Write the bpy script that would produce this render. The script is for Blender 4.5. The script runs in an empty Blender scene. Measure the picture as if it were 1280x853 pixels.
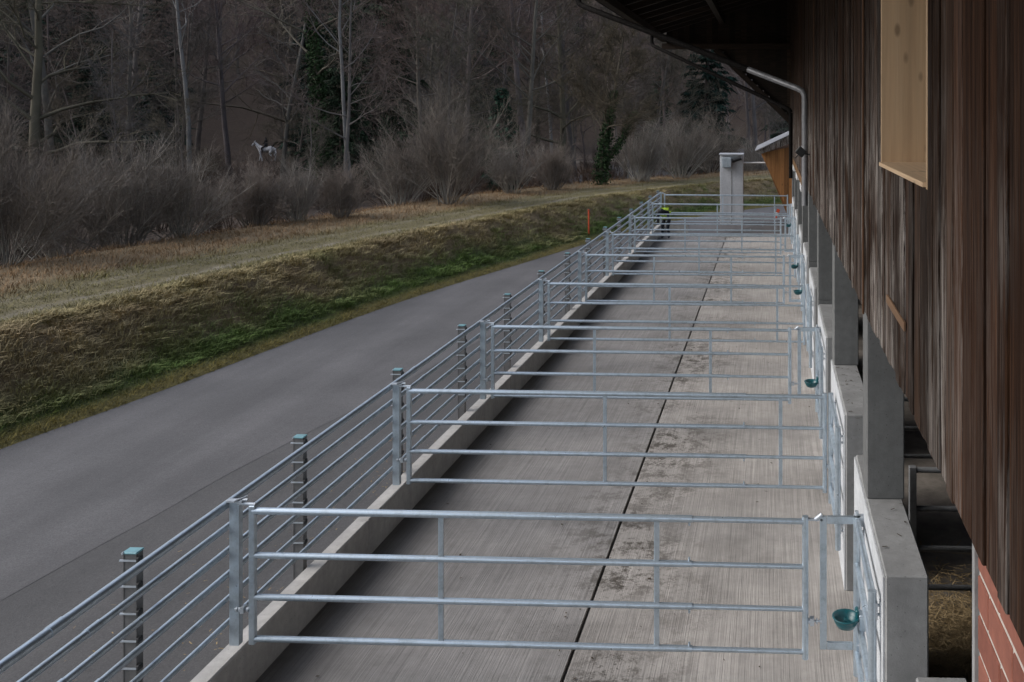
import bpy, bmesh, math, random
import numpy as np
from mathutils import Vector, Matrix, noise as mnoise

R = math.radians
random.seed(7)
rng = np.random.default_rng(7)
scene = bpy.context.scene
COL = scene.collection

# ------------------------------------------------------------------ camera
W, H = 1280, 853
F = 1150.0                       # focal length in photo pixels
CX, CY = 927.0, 141.0            # principal column / horizon row
YAW = math.atan2(965 - CX, F)    # vanishing point of the barn's long axis at x = 965
CZ = 4.55                        # eye height above the pen floor
cam_d = bpy.data.cameras.new("camera")
cam = bpy.data.objects.new("camera", cam_d)
COL.objects.link(cam)
cam.location = (0, 0, CZ)
cam.rotation_euler = (R(90), 0, YAW)
cam_d.sensor_width = 36
cam_d.lens = 36 * F / W
cam_d.shift_x = (W / 2 - CX) / W
cam_d.shift_y = (CY - H / 2) / W
cam_d.clip_start = 0.05
cam_d.clip_end = 2000
scene.camera = cam

# ------------------------------------------------------------------ light
SUN_EL, SUN_AZ = R(36), R(-98)      # azimuth from +Y, negative = left
world = bpy.data.worlds.new("World")
scene.world = world
world.use_nodes = True
wn = world.node_tree
wn.nodes.clear()
sky = wn.nodes.new("ShaderNodeTexSky")
sky.sky_type = 'NISHITA'
sky.sun_disc = False
sky.sun_elevation = SUN_EL
sky.sun_rotation = SUN_AZ
sky.dust_density = 3.0
sky.altitude = 500
hs = wn.nodes.new("ShaderNodeHueSaturation")
hs.inputs["Saturation"].default_value = 0.55
bg = wn.nodes.new("ShaderNodeBackground")
bg.inputs["Strength"].default_value = 0.15
wo = wn.nodes.new("ShaderNodeOutputWorld")
wn.links.new(sky.outputs[0], hs.inputs["Color"])
wn.links.new(hs.outputs[0], bg.inputs["Color"])
wn.links.new(bg.outputs[0], wo.inputs["Surface"])
sun_d = bpy.data.lights.new("sun", 'SUN')
sun_d.energy = 1.05
sun_d.angle = R(40)
sun_d.color = (1.0, 0.97, 0.93)
sun = bpy.data.objects.new("sun", sun_d)
COL.objects.link(sun)
sdir = Vector((math.sin(SUN_AZ) * math.cos(SUN_EL), math.cos(SUN_AZ) * math.cos(SUN_EL), math.sin(SUN_EL)))
sun.rotation_euler = sdir.to_track_quat('Z', 'Y').to_euler()
sun.location = (-30, 0, 40)
scene.view_settings.view_transform = 'Standard'
scene.view_settings.look = 'None'
scene.view_settings.gamma = 1.0
scene.view_settings.use_curve_mapping = False
scene.view_settings.exposure = 0.86
scene.cycles.max_bounces = 6
scene.cycles.diffuse_bounces = 3
scene.cycles.use_denoising = True

# ------------------------------------------------------------------ pixel helpers
def ray(px, py):
    a, c = (px - CX) / F, -(py - CY) / F
    cs, sn = math.cos(YAW), math.sin(YAW)
    return Vector((cs * a - sn * 1.0, sn * a + cs * 1.0, c))
def on_z(px, py, z):
    d = ray(px, py); t = (z - CZ) / d.z
    return Vector((d.x * t, d.y * t, z))
def on_y(px, py, y):
    d = ray(px, py); t = y / d.y
    return Vector((d.x * t, y, CZ + d.z * t))
def on_x(px, py, x):
    d = ray(px, py); t = x / d.x
    return Vector((x, d.y * t, CZ + d.z * t))

# ------------------------------------------------------------------ node helpers
def new_mat(name):
    m = bpy.data.materials.new(name)
    m.use_nodes = True
    nt = m.node_tree
    b = nt.nodes["Principled BSDF"]
    return m, nt, b
def nd(nt, kind, **kw):
    n = nt.nodes.new("ShaderNode" + kind)
    for k, v in kw.items():
        if k.startswith("_"):
            setattr(n, k[1:], v)
        else:
            key = k.replace("__", " ")
            s = n.inputs[int(key[1:])] if key[0] == "i" and key[1:].isdigit() else n.inputs[key]
            if hasattr(v, "is_linked") or hasattr(v, "links"):
                nt.links.new(v, s)
            else:
                s.default_value = v
    return n
def noise(nt, vec, scale, detail=4, rough=0.6, dist=0.0):
    n = nd(nt, "TexNoise", Scale=scale, Detail=float(detail), Roughness=rough, Distortion=dist)
    if vec is not None:
        nt.links.new(vec, n.inputs["Vector"])
    return n.outputs["Fac"]
def mapping(nt, vec, scale=(1, 1, 1), rot=(0, 0, 0), loc=(0, 0, 0)):
    n = nd(nt, "Mapping", Scale=scale, Rotation=rot, Location=loc)
    nt.links.new(vec, n.inputs["Vector"])
    return n.outputs[0]
def ramp(nt, fac, stops):
    n = nt.nodes.new("ShaderNodeValToRGB")
    el = n.color_ramp.elements
    while len(el) < len(stops):
        el.new(0.5)
    for e, (p, c) in zip(el, stops):
        e.position = p
        e.color = (c, c, c, 1) if isinstance(c, (int, float)) else (*c, 1)
    nt.links.new(fac, n.inputs[0])
    return n.outputs[0]
def mix(nt, fac, a, b, mode='MIX'):
    n = nt.nodes.new("ShaderNodeMix")
    n.data_type = 'RGBA'; n.blend_type = mode
    for s, v in ((n.inputs[0], fac), (n.inputs[6], a), (n.inputs[7], b)):
        if hasattr(v, "links"):
            nt.links.new(v, s)
        else:
            s.default_value = v if isinstance(v, (int, float)) else (*v, 1)
    return n.outputs[2]
def math_(nt, op, a, b=0.0, clamp=False):
    n = nt.nodes.new("ShaderNodeMath"); n.operation = op; n.use_clamp = clamp
    for s, v in ((n.inputs[0], a), (n.inputs[1], b)):
        if hasattr(v, "links"):
            nt.links.new(v, s)
        else:
            s.default_value = v
    return n.outputs[0]
def bump(nt, b, h, strength=0.3, dist=0.02):
    n = nd(nt, "Bump", Strength=strength, Distance=dist)
    nt.links.new(h, n.inputs["Height"])
    nt.links.new(n.outputs[0], b.inputs["Normal"])
def setc(nt, b, c):
    if hasattr(c, "links"):
        nt.links.new(c, b.inputs["Base Color"])
    else:
        b.inputs["Base Color"].default_value = (*c, 1)
def geo_pos(nt):
    return nt.nodes.new("ShaderNodeNewGeometry").outputs["Position"]
def obj_co(nt):
    return nt.nodes.new("ShaderNodeTexCoord").outputs["Object"]
def sep(nt, v):
    n = nt.nodes.new("ShaderNodeSeparateXYZ"); nt.links.new(v, n.inputs[0]); return n.outputs

M = {}
# galvanised steel
def galv(name, base, metal=0.75, rough=0.42):
    m, nt, b = new_mat(name)
    p = geo_pos(nt)
    n1 = noise(nt, p, 9, 5, 0.65)
    n2 = noise(nt, p, 70, 3, 0.6)
    c = ramp(nt, n1, [(0.3, tuple(v * 0.70 for v in base)), (0.52, base), (0.75, tuple(min(1, v * 1.12) for v in base))])
    c = mix(nt, ramp(nt, n2, [(0.35, 0.0), (0.75, 0.35)]), c, tuple(min(1, v * 1.3) for v in base))
    setc(nt, b, c)
    b.inputs["Metallic"].default_value = metal
    nt.links.new(ramp(nt, n1, [(0.3, rough + 0.16), (0.7, rough - 0.06)]), b.inputs["Roughness"])
    bump(nt, b, n2, 0.06, 0.003)
    M[name] = m
galv("galvanised", (0.44, 0.51, 0.57), 0.68, 0.33)
galv("galvanised_bright", (0.46, 0.50, 0.54), 0.5, 0.4)
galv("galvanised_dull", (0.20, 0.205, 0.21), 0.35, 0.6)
galv("zinc_pipe", (0.24, 0.24, 0.25), 0.4, 0.45)
galv("gutter_dark", (0.009, 0.008, 0.0075), 0.0, 0.75)

_gd = M["gutter_dark"].node_tree.nodes["Principled BSDF"]
_gd.inputs["Specular IOR Level"].default_value = 0.05
def concrete(name, base, stain=0.25, scale=1.0):
    m, nt, b = new_mat(name)
    p = geo_pos(nt)
    n1 = noise(nt, p, 1.3 * scale, 6, 0.65)
    n2 = noise(nt, p, 14 * scale, 5, 0.7)
    n3 = noise(nt, p, 120, 2, 0.5)
    streak = noise(nt, mapping(nt, p, (7, 7, 0.5)), 1.0, 4, 0.6)
    c = ramp(nt, n1, [(0.3, tuple(v * (1 - stain) for v in base)), (0.7, tuple(v * 1.12 for v in base))])
    c = mix(nt, 0.5, c, ramp(nt, n2, [(0.3, 0.55), (0.7, 1.0)]), 'MULTIPLY')
    c = mix(nt, ramp(nt, streak, [(0.45, 0.0), (0.75, 0.45)]), c, tuple(v * 0.55 for v in base))
    pores = ramp(nt, nd(nt, "TexVoronoi", Scale=26.0, Vector=p).outputs["Distance"], [(0.06, 0.35), (0.13, 1.0)])
    c = mix(nt, 0.7, c, pores, 'MULTIPLY')
    setc(nt, b, c)
    b.inputs["Roughness"].default_value = 0.85
    bump(nt, b, math_(nt, 'ADD', n3, n2), 0.25, 0.006)
    M[name] = m
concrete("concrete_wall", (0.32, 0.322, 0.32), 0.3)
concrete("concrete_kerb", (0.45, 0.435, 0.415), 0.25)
concrete("concrete_lit", (0.57, 0.585, 0.60), 0.15)  # paler low-wall concrete, light from the left painted into the colour
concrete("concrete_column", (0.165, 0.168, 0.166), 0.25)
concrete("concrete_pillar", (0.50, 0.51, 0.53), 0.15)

def floor_mat(name, rot, base):
    m, nt, b = new_mat(name)
    p = geo_pos(nt)
    x, y, z = sep(nt, p)
    g = noise(nt, mapping(nt, p, (85, 0.8, 1), (0, 0, rot)), 1.0, 3, 0.55)
    g2 = noise(nt, mapping(nt, p, (18, 0.25, 1), (0, 0, rot)), 1.0, 3, 0.6)
    n1 = noise(nt, p, 0.9, 6, 0.62)
    n2 = noise(nt, p, 7, 6, 0.7)
    c = ramp(nt, n1, [(0.28, tuple(v * 0.72 for v in base)), (0.5, base), (0.75, tuple(v * 1.22 for v in base))])
    c = mix(nt, 0.75, c, ramp(nt, g, [(0.34, 0.60), (0.62, 1.05)]), 'MULTIPLY')
    c = mix(nt, 0.6, c, ramp(nt, g2, [(0.3, 0.82), (0.65, 1.03)]), 'MULTIPLY')
    c = mix(nt, 0.5, c, ramp(nt, n2, [(0.3, 0.7), (0.6, 1.0)]), 'MULTIPLY')
    # trodden dirt beside the drain slot
    d = math_(nt, 'ABSOLUTE', math_(nt, 'ADD', x, 1.45))
    near = ramp(nt, math_(nt, 'DIVIDE', d, 1.1), [(0.05, 1.0), (1.0, 0.0)])
    blobs = ramp(nt, noise(nt, p, 4.2, 8, 0.8), [(0.48, 0.0), (0.57, 1.0)])
    patch = ramp(nt, noise(nt, p, 0.55, 3, 0.5), [(0.36, 0.0), (0.54, 1.0)])
    dm = math_(nt, 'MULTIPLY', math_(nt, 'MULTIPLY', near, blobs), patch)
    c = mix(nt, math_(nt, 'MULTIPLY', dm, 0.95), c, (0.055, 0.045, 0.034))
    damp = ramp(nt, noise(nt, p, 0.35, 5, 0.65), [(0.48, 0.0), (0.68, 0.45)])
    c = mix(nt, damp, c, tuple(v * 0.5 for v in base))
    spk = ramp(nt, noise(nt, p, 21, 6, 0.75), [(0.55, 0.0), (0.62, 1.0)])
    pt2 = ramp(nt, noise(nt, p, 1.1, 4, 0.6), [(0.45, 0.0), (0.62, 1.0)])
    c = mix(nt, math_(nt, 'MULTIPLY', math_(nt, 'MULTIPLY', spk, pt2), math_(nt, 'ADD', math_(nt, 'MULTIPLY', near, 0.7), 0.15)), c, (0.05, 0.042, 0.032))
    # damp dirt along the kerb
    dk = ramp(nt, math_(nt, 'ADD', x, 4.13), [(0.0, 0.75), (0.55, 0.0)])
    c = mix(nt, math_(nt, 'MULTIPLY', dk, ramp(nt, n2, [(0.3, 0.4), (0.7, 1.0)])), c, (0.10, 0.085, 0.07))
    setc(nt, b, c)
    b.inputs["Roughness"].default_value = 0.8
    bump(nt, b, math_(nt, 'ADD', g, math_(nt, 'MULTIPLY', n2, 0.3)), 0.45, 0.012)
    M[name] = m
floor_mat("floor_left", R(2.5), (0.325, 0.308, 0.295))
floor_mat("floor_right", R(-0.5), (0.395, 0.368, 0.342))

def asphalt(name, base, streak=0.3):
    m, nt, b = new_mat(name)
    p = geo_pos(nt)
    fine = noise(nt, p, 75, 3, 0.75)
    mid = noise(nt, p, 22, 5, 0.7)
    big = noise(nt, p, 0.5, 5, 0.6)
    st = noise(nt, mapping(nt, p, (1.1, 0.045, 1), (0, 0, R(-7))), 1.0, 4, 0.6)
    c = ramp(nt, big, [(0.3, tuple(v * 0.8 for v in base)), (0.7, tuple(v * 1.2 for v in base))])
    c = mix(nt, 0.6, c, ramp(nt, fine, [(0.32, 0.35), (0.68, 1.4)]), 'MULTIPLY')
    c = mix(nt, 0.5, c, ramp(nt, mid, [(0.3, 0.7), (0.7, 1.1)]), 'MULTIPLY')
    c = mix(nt, streak, c, ramp(nt, st, [(0.35, 0.45), (0.65, 1.35)]), 'MULTIPLY')
    spots = ramp(nt, noise(nt, p, 5.5, 6, 0.7), [(0.60, 0.0), (0.70, 0.55)])
    c = mix(nt, spots, c, tuple(v * 0.55 for v in base))
    setc(nt, b, c)
    b.inputs["Roughness"].default_value = 0.75
    bump(nt, b, math_(nt, 'ADD', fine, mid), 0.35, 0.008)
    M[name] = m
asphalt("asphalt_road", (0.096, 0.092, 0.094), 0.35)
asphalt("asphalt_yard", (0.072, 0.069, 0.069), 0.35)

# ground with painted cover colours (vertex colour = real cover: grass, litter, gravel)
m, nt, b = new_mat("ground")
p = geo_pos(nt)
vc = nd(nt, "VertexColor", _layer_name="cover").outputs["Color"]
c = mix(nt, 0.6, vc, ramp(nt, noise(nt, p, 2.2, 6, 0.7), [(0.3, 0.6), (0.7, 1.3)]), 'MULTIPLY')
c = mix(nt, 0.8, c, ramp(nt, noise(nt, p, 19, 5, 0.75), [(0.3, 0.45), (0.7, 1.4)]), 'MULTIPLY')
setc(nt, b, c); b.inputs["Roughness"].default_value = 0.95
bump(nt, b, noise(nt, p, 25, 5, 0.75), 0.8, 0.05)
M["ground"] = m

def vcol_mat(name, layer, rough=0.9, spread=0.35, trans=0.0):
    m, nt, b = new_mat(name)
    vc = nd(nt, "VertexColor", _layer_name=layer).outputs["Color"]
    rnd = nd(nt, "ObjectInfo").outputs["Random"]
    n = noise(nt, geo_pos(nt), 0.9, 4, 0.6)
    c = mix(nt, spread * 2, vc, ramp(nt, n, [(0.3, 0.6), (0.7, 1.35)]), 'MULTIPLY')
    setc(nt, b, c)
    b.inputs["Roughness"].default_value = rough
    b.inputs["Specular IOR Level"].default_value = 0.2
    M[name] = m
vcol_mat("plant", "col")
vcol_mat("grass", "col", 0.85, 0.2)

def wood(name, dark, mid, light, weather=0.0, grain=(60, 60, 1.5), knots=0.0, rough=0.75, axis='z', wear=(0.5, 0.85, 0.62)):
    m, nt, b = new_mat(name)
    oc = obj_co(nt)
    rnd = nd(nt, "ObjectInfo").outputs["Random"]
    off = nd(nt, "CombineXYZ", X=math_(nt, 'MULTIPLY', rnd, 37.0), Y=math_(nt, 'MULTIPLY', rnd, 91.0), Z=math_(nt, 'MULTIPLY', rnd, 53.0)).outputs[0]
    add = nt.nodes.new("ShaderNodeVectorMath"); add.operation = 'ADD'
    nt.links.new(oc, add.inputs[0]); nt.links.new(off, add.inputs[1])
    v = add.outputs[0]
    s = {'z': grain, 'x': (grain[2], grain[1], grain[0]), 'y': (grain[0], grain[2], grain[1])}[axis]
    g = noise(nt, mapping(nt, v, s), 1.0, 5, 0.65, 0.3)
    sl = tuple(q * 0.28 for q in s)
    g2 = noise(nt, mapping(nt, v, sl), 1.0, 4, 0.6, 0.2)
    c = ramp(nt, g, [(0.3, dark), (0.52, mid), (0.75, light)])
    c = mix(nt, 0.8, c, ramp(nt, rnd, [(0.0, 0.35), (0.35, 0.75), (0.75, 1.1), (1.0, 1.9)]), 'MULTIPLY')
    c = mix(nt, 0.7, c, ramp(nt, g2, [(0.3, 0.55), (0.7, 1.2)]), 'MULTIPLY')
    if weather > 0:
        wz = sep(nt, geo_pos(nt))[2]
        low = ramp(nt, math_(nt, 'DIVIDE', math_(nt, 'SUBTRACT', wz, 3.0), 2.6), [(0.0, 1.0), (0.42, 0.9), (0.66, 0.25), (1.0, 0.10)])
        st = ramp(nt, noise(nt, mapping(nt, v, (s[0] * 1.3, s[1] * 1.3, s[2] * 1.5)), 1.0, 7, 0.75), [(0.48, 0.0), (0.55, 1.0)])
        ptch = ramp(nt, noise(nt, mapping(nt, geo_pos(nt), (1, 1.5, 0.9)), 1.0, 4, 0.6), [(0.36, 0.0), (0.52, 1.0)])
        ptch = math_(nt, "MULTIPLY", ptch, ramp(nt, math_(nt, "FRACT", math_(nt, "MULTIPLY", rnd, 7.3)), [(0.2, 0.2), (0.7, 1.0)]))
        f = math_(nt, 'MULTIPLY', math_(nt, 'MULTIPLY', math_(nt, 'MULTIPLY', st, low), ptch), weather)
        c = mix(nt, f, c, (0.40, 0.365, 0.335))
    if knots > 0:
        vo = nd(nt, "TexVoronoi", Scale=1.0, Vector=mapping(nt, v, {'z': (7, 7, 3.2), 'x': (3.2, 7, 7), 'y': (7, 3.2, 7)}[axis]))
        k = ramp(nt, vo.outputs["Distance"], [(0.10, 1.0), (0.17, 0.0)])
        c = mix(nt, math_(nt, 'MULTIPLY', k, knots), c, tuple(q * 0.5 for q in dark))
    setc(nt, b, c)
    b.inputs["Roughness"].default_value = rough
    b.inputs["Specular IOR Level"].default_value = 0.3 if weather == 0 else 0.08
    bump(nt, b, g, 0.7 if weather else 0.4, 0.005)
    M[name] = m
wood("siding", (0.007, 0.0042, 0.0030), (0.029, 0.0162, 0.0102), (0.082, 0.043, 0.024), weather=0.95)
wood("siding_brown", (0.010, 0.0050, 0.0032), (0.038, 0.0185, 0.0108), (0.092, 0.044, 0.023), weather=0.3)
wood("spruce", (0.50, 0.335, 0.20), (0.57, 0.395, 0.24), (0.62, 0.44, 0.28), knots=0.9, grain=(26, 26, 0.8), rough=0.55)
wood("spruce_sill", (0.52, 0.36, 0.225), (0.60, 0.43, 0.275), (0.65, 0.47, 0.31), knots=0.6, grain=(26, 26, 0.8), rough=0.55, axis='y')
wood("shed_wood", (0.20, 0.088, 0.028), (0.28, 0.125, 0.042), (0.34, 0.16, 0.06), knots=0.6, grain=(26, 26, 0.9))
wood("shed_beam", (0.22, 0.12, 0.05), (0.30, 0.17, 0.08), (0.36, 0.21, 0.10), knots=0.5, grain=(26, 26, 0.8), axis='y')
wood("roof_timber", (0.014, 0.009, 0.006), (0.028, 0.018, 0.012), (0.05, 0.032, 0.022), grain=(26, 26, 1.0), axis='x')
wood("strip_wood", (0.05, 0.024, 0.012), (0.11, 0.055, 0.028), (0.16, 0.085, 0.045), grain=(40, 40, 1.2))
wood("pale_timber", (0.16, 0.09, 0.05), (0.22, 0.13, 0.075), (0.28, 0.17, 0.10), grain=(26, 26, 1.0), axis='y')

def plain(name, col, rough=0.6, metal=0.0, var=0.25, scale=8):
    m, nt, b = new_mat(name)
    n = noise(nt, geo_pos(nt), scale, 5, 0.65)
    setc(nt, b, ramp(nt, n, [(0.3, tuple(v * (1 - var) for v in col)), (0.7, tuple(v * (1 + var * 0.6) for v in col))]))
    b.inputs["Roughness"].default_value = rough
    b.inputs["Metallic"].default_value = metal
    bump(nt, b, n, 0.1, 0.004)
    M[name] = m
plain("rubber", (0.02, 0.02, 0.021), 0.7)
plain("cap_teal", (0.15, 0.33, 0.37), 0.3)
plain("post_grey", (0.13, 0.126, 0.124), 0.6, 0.2, 0.3, 12)
plain("bowl_teal", (0.006, 0.085, 0.10), 0.35, 0, 0.3, 14)
plain("lamp_black", (0.008, 0.008, 0.009), 0.4)
plain("mortar", (0.52, 0.47, 0.42), 0.9, 0, 0.25, 30)
plain("interior", (0.10, 0.095, 0.09), 0.95)
plain("interior_floor", (0.17, 0.15, 0.13), 0.95, 0, 0.45, 3)
plain("dirt", (0.035, 0.028, 0.02), 0.95)
plain("straw", (0.25, 0.18, 0.09), 0.9, 0, 0.4, 30)
plain("leaf_debris", (0.055, 0.038, 0.024), 0.9)
plain("roof_sheet", (0.42, 0.43, 0.46), 0.5, 0.2, 0.2, 5)
plain("roof_dark", (0.012, 0.010, 0.009), 0.9)
plain("orange_paint", (0.55, 0.075, 0.025), 0.5)
plain("white_paint", (0.7, 0.7, 0.7), 0.5, 0, 0.1)
plain("hi_vis", (0.36, 0.52, 0.03), 0.6, 0, 0.12)
plain("navy_cloth", (0.012, 0.014, 0.022), 0.9)
plain("skin", (0.42, 0.25, 0.18), 0.6, 0, 0.08)
plain("horse_coat", (0.58, 0.58, 0.60), 0.8, 0, 0.15)
plain("gravel", (0.30, 0.27, 0.23), 0.95, 0, 0.3, 6)
plain("box_grey", (0.30, 0.34, 0.37), 0.45, 0.1)
m, nt, b = new_mat("brick")
rnd = nd(nt, "ObjectInfo").outputs["Random"]
p = geo_pos(nt)
c = ramp(nt, rnd, [(0, (0.20, 0.068, 0.045)), (0.5, (0.24, 0.082, 0.055)), (1, (0.27, 0.10, 0.068))])
c = mix(nt, 0.6, c, ramp(nt, noise(nt, p, 16, 5, 0.7), [(0.3, 0.65), (0.7, 1.15)]), 'MULTIPLY')
setc(nt, b, c); b.inputs["Roughness"].default_value = 0.85
bump(nt, b, noise(nt, p, 60, 4, 0.7), 0.3, 0.004)
M["brick"] = m
m, nt, b = new_mat("water")
setc(nt, b, (0.03, 0.035, 0.035)); b.inputs["Roughness"].default_value = 0.06
bump(nt, b, noise(nt, geo_pos(nt), 3, 3, 0.5), 0.08, 0.03)
M["water"] = m
m, nt, b = new_mat("glass_dark")
setc(nt, b, (0.02, 0.022, 0.025)); b.inputs["Roughness"].default_value = 0.05
M["glass_dark"] = m

# ------------------------------------------------------------------ mesh helpers
def link(name, me, parent=None, loc=None, rot=None):
    o = bpy.data.objects.new(name, me)
    COL.objects.link(o)
    if parent is not None:
        o.parent = parent
    if loc is not None:
        o.location = loc
    if rot is not None:
        o.rotation_euler = rot
    return o
def tag(o, label, cat, group=None):
    o["label"] = label; o["category"] = cat
    if group:
        o["group"] = group
    return o
def empty(name, loc=(0, 0, 0)):
    e = bpy.data.objects.new(name, None); COL.objects.link(e); e.location = loc
    e.empty_display_size = 0.2
    return e
class MB:
    def __init__(s):
        s.bm = bmesh.new()
    def box(s, c, d, rot=None, bev=0.0):
        t = bmesh.new()
        bmesh.ops.create_cube(t, size=1.0)
        bmesh.ops.scale(t, vec=d, verts=t.verts)
        if bev > 0:
            bmesh.ops.bevel(t, geom=list(t.edges), offset=bev, segments=1, affect='EDGES', profile=0.5)
        if rot is not None:
            bmesh.ops.rotate(t, matrix=rot, verts=t.verts, cent=(0, 0, 0))
        bmesh.ops.translate(t, vec=c, verts=t.verts)
        s.merge(t); return s
    def box2(s, a, b, bev=0.0):
        return s.box([(p + q) / 2 for p, q in zip(a, b)], [abs(q - p) for p, q in zip(a, b)], None, bev)
    def merge(s, t):
        me = bpy.data.meshes.new("t"); t.to_mesh(me); t.free()
        s.bm.from_mesh(me); bpy.data.meshes.remove(me)
    def tube(s, pts, r, n=10, caps=True):
        pts = [Vector(p) for p in pts]
        rr = r if isinstance(r, (list, tuple)) else [r] * len(pts)
        rings = []
        prev_x = None
        for i, p in enumerate(pts):
            if i == 0: d = pts[1] - p
            elif i == len(pts) - 1: d = p - pts[i - 1]
            else: d = (pts[i + 1] - p).normalized() + (p - pts[i - 1]).normalized()
            d.normalize()
            if prev_x is None:
                up = Vector((0, 0, 1)) if abs(d.z) < 0.9 else Vector((1, 0, 0))
                x = d.cross(up).normalized()
            else:
                x = (prev_x - d * prev_x.dot(d)).normalized()
            prev_x = x
            y = d.cross(x)
            rings.append([s.bm.verts.new(p + (x * math.cos(2 * math.pi * k / n) + y * math.sin(2 * math.pi * k / n)) * rr[i]) for k in range(n)])
        for a, b_ in zip(rings, rings[1:]):
            for k in range(n):
                f = s.bm.faces.new((a[k], a[(k + 1) % n], b_[(k + 1) % n], b_[k])); f.smooth = True
        if caps:
            for rg, c0, sg in ((rings[0], pts[0], 1), (rings[-1], pts[-1], -1)):     # own vertices keep the side shading straight
                s.bm.faces.new([s.bm.verts.new(q.co) for q in rg][::sg])
        return s
    def prism(s, poly, ext):
        """poly: list of Vectors (planar), ext: extrusion vector"""
        e = Vector(ext)
        a = [s.bm.verts.new(p) for p in poly]; b_ = [s.bm.verts.new(Vector(p) + e) for p in poly]
        n = len(a)
        s.bm.faces.new(a[::-1]); s.bm.faces.new(b_)
        for k in range(n):
            s.bm.faces.new((a[k], a[(k + 1) % n], b_[(k + 1) % n], b_[k]))
        return s
    def mesh(s, name, mat):
        bmesh.ops.recalc_face_normals(s.bm, faces=s.bm.faces)
        me = bpy.data.meshes.new(name); s.bm.to_mesh(me); s.bm.free()
        for mm in (mat if isinstance(mat, (list, tuple)) else [mat]):
            me.materials.append(M[mm])
        return me
    def build(s, name, mat, parent=None, loc=None, rot=None):
        return link(name, s.mesh(name, mat), parent, loc, rot)
def np_mesh(name, v, f, mat, col=None, layer="col", smooth=False):
    me = bpy.data.meshes.new(name)
    v = np.asarray(v, dtype=np.float32); f = np.asarray(f, dtype=np.int32)
    k = f.shape[1]
    me.vertices.add(len(v)); me.vertices.foreach_set("co", v.ravel())
    me.loops.add(f.size); me.loops.foreach_set("vertex_index", f.ravel())
    me.polygons.add(len(f))
    me.polygons.foreach_set("loop_start", np.arange(0, f.size, k, dtype=np.int32))
    if smooth:
        me.polygons.foreach_set("use_smooth", np.ones(len(f), dtype=bool))
    me.update(calc_edges=True)
    if col is not None:
        a = me.color_attributes.new(layer, 'FLOAT_COLOR', 'POINT')
        c4 = np.ones((len(v), 4), dtype=np.float32); c4[:, :3] = col
        a.data.foreach_set("color", c4.ravel())
    me.materials.append(M[mat])
    return me
def vnoise(x, y, s, seed=0.0):
    return np.array([mnoise.noise((a * s + seed, b * s - seed, seed * 0.37)) for a, b in zip(np.ravel(x), np.ravel(y))]).reshape(np.shape(x))

# ------------------------------------------------------------------ road edge curve and terrain
edge_px = [(0, 555), (158, 501), (309, 444), (460, 388), (560, 355), (654, 327), (729, 304)]
edge = [on_z(x, y, 0) for x, y in edge_px]
E = [(-12.6, -30), (-11.9, -5), (-11.2, 6)] + [(p.x, p.y) for p in edge] + [(-4.7, 38.0), (-1.6, 43.4), (3.2, 48.2), (10, 52), (22, 55.5), (45, 59), (90, 64), (170, 70)]
E = np.array(E)
def resample(P, step=0.5, it=3):
    for _ in range(it):      # Chaikin
        Q = np.empty((2 * len(P), 2)); Q[0::2] = 0.75 * P + 0.25 * np.roll(P, -1, 0); Q[1::2] = 0.25 * P + 0.75 * np.roll(P, -1, 0)
        P = np.vstack([P[:1], Q[:-2], P[-1:]])
    d = np.r_[0, np.cumsum(np.hypot(*np.diff(P, axis=0).T))]
    t = np.arange(0, d[-1], step)
    return np.c_[np.interp(t, d, P[:, 0]), np.interp(t, d, P[:, 1])]
EDGE = resample(E)
def normals(P):
    T = np.gradient(P, axis=0); T /= np.linalg.norm(T, axis=1)[:, None]
    return np.c_[-T[:, 1], T[:, 0]]
EN = normals(EDGE)
for _ in range(12):      # smooth the normals so far lateral lines do not cross
    EN = (EN + np.roll(EN, 1, 0) + np.roll(EN, -1, 0)) / 3; EN[0] = EN[1]; EN[-1] = EN[-2]
EN /= np.linalg.norm(EN, axis=1)[:, None]
BANK = 1.05
def sm(a, b, x):
    t = np.clip((x - a) / (b - a), 0, 1); return t * t * (3 - 2 * t)
def height(s, x, y):
    """terrain height from distance s to the left of the road edge"""
    n1 = vnoise(x, y, 0.55, 3.0); n2 = vnoise(x, y, 1.7, 9.0); n3 = vnoise(x, y, 0.06, 5.0)
    z = -0.10 + 0.12 * sm(-0.3, 0.15, s) + (BANK) * (0.08 * sm(0.1, 0.7, s) + 0.92 * sm(0.45, 2.25, s))
    rough = sm(0.3, 1.0, s) * (1 - 0.75 * sm(1.9, 2.3, s))
    z = z + rough * (0.14 * n1 + 0.14 * n2 + 0.09 * vnoise(x, y, 3.6, 6.0))
    z = z - 1.35 * sm(7.6, 11.5, s) + 0.15 * n3 * sm(6, 20, s)
    z = z - 0.35 * sm(11.8, 13.0, s) * (1 - sm(14.6, 16.0, s))
    z = z + np.where(s > 62, 0.50 * (s - 62) * sm(62, 90, s), 0) + 3.0 * n3 * sm(70, 120, s)
    return z
S_all = np.r_[np.arange(-0.3, 4.5, 0.15), np.arange(4.5, 17, 0.4), np.arange(17, 60, 2.0), np.arange(60, 181, 6.0)]
ss = S_all[None, :]
GX = EDGE[:, 0:1] + EN[:, 0:1] * ss
GY = EDGE[:, 1:2] + EN[:, 1:2] * ss
SS = np.broadcast_to(ss, GX.shape)
GZ = height(SS, GX, GY)
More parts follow.
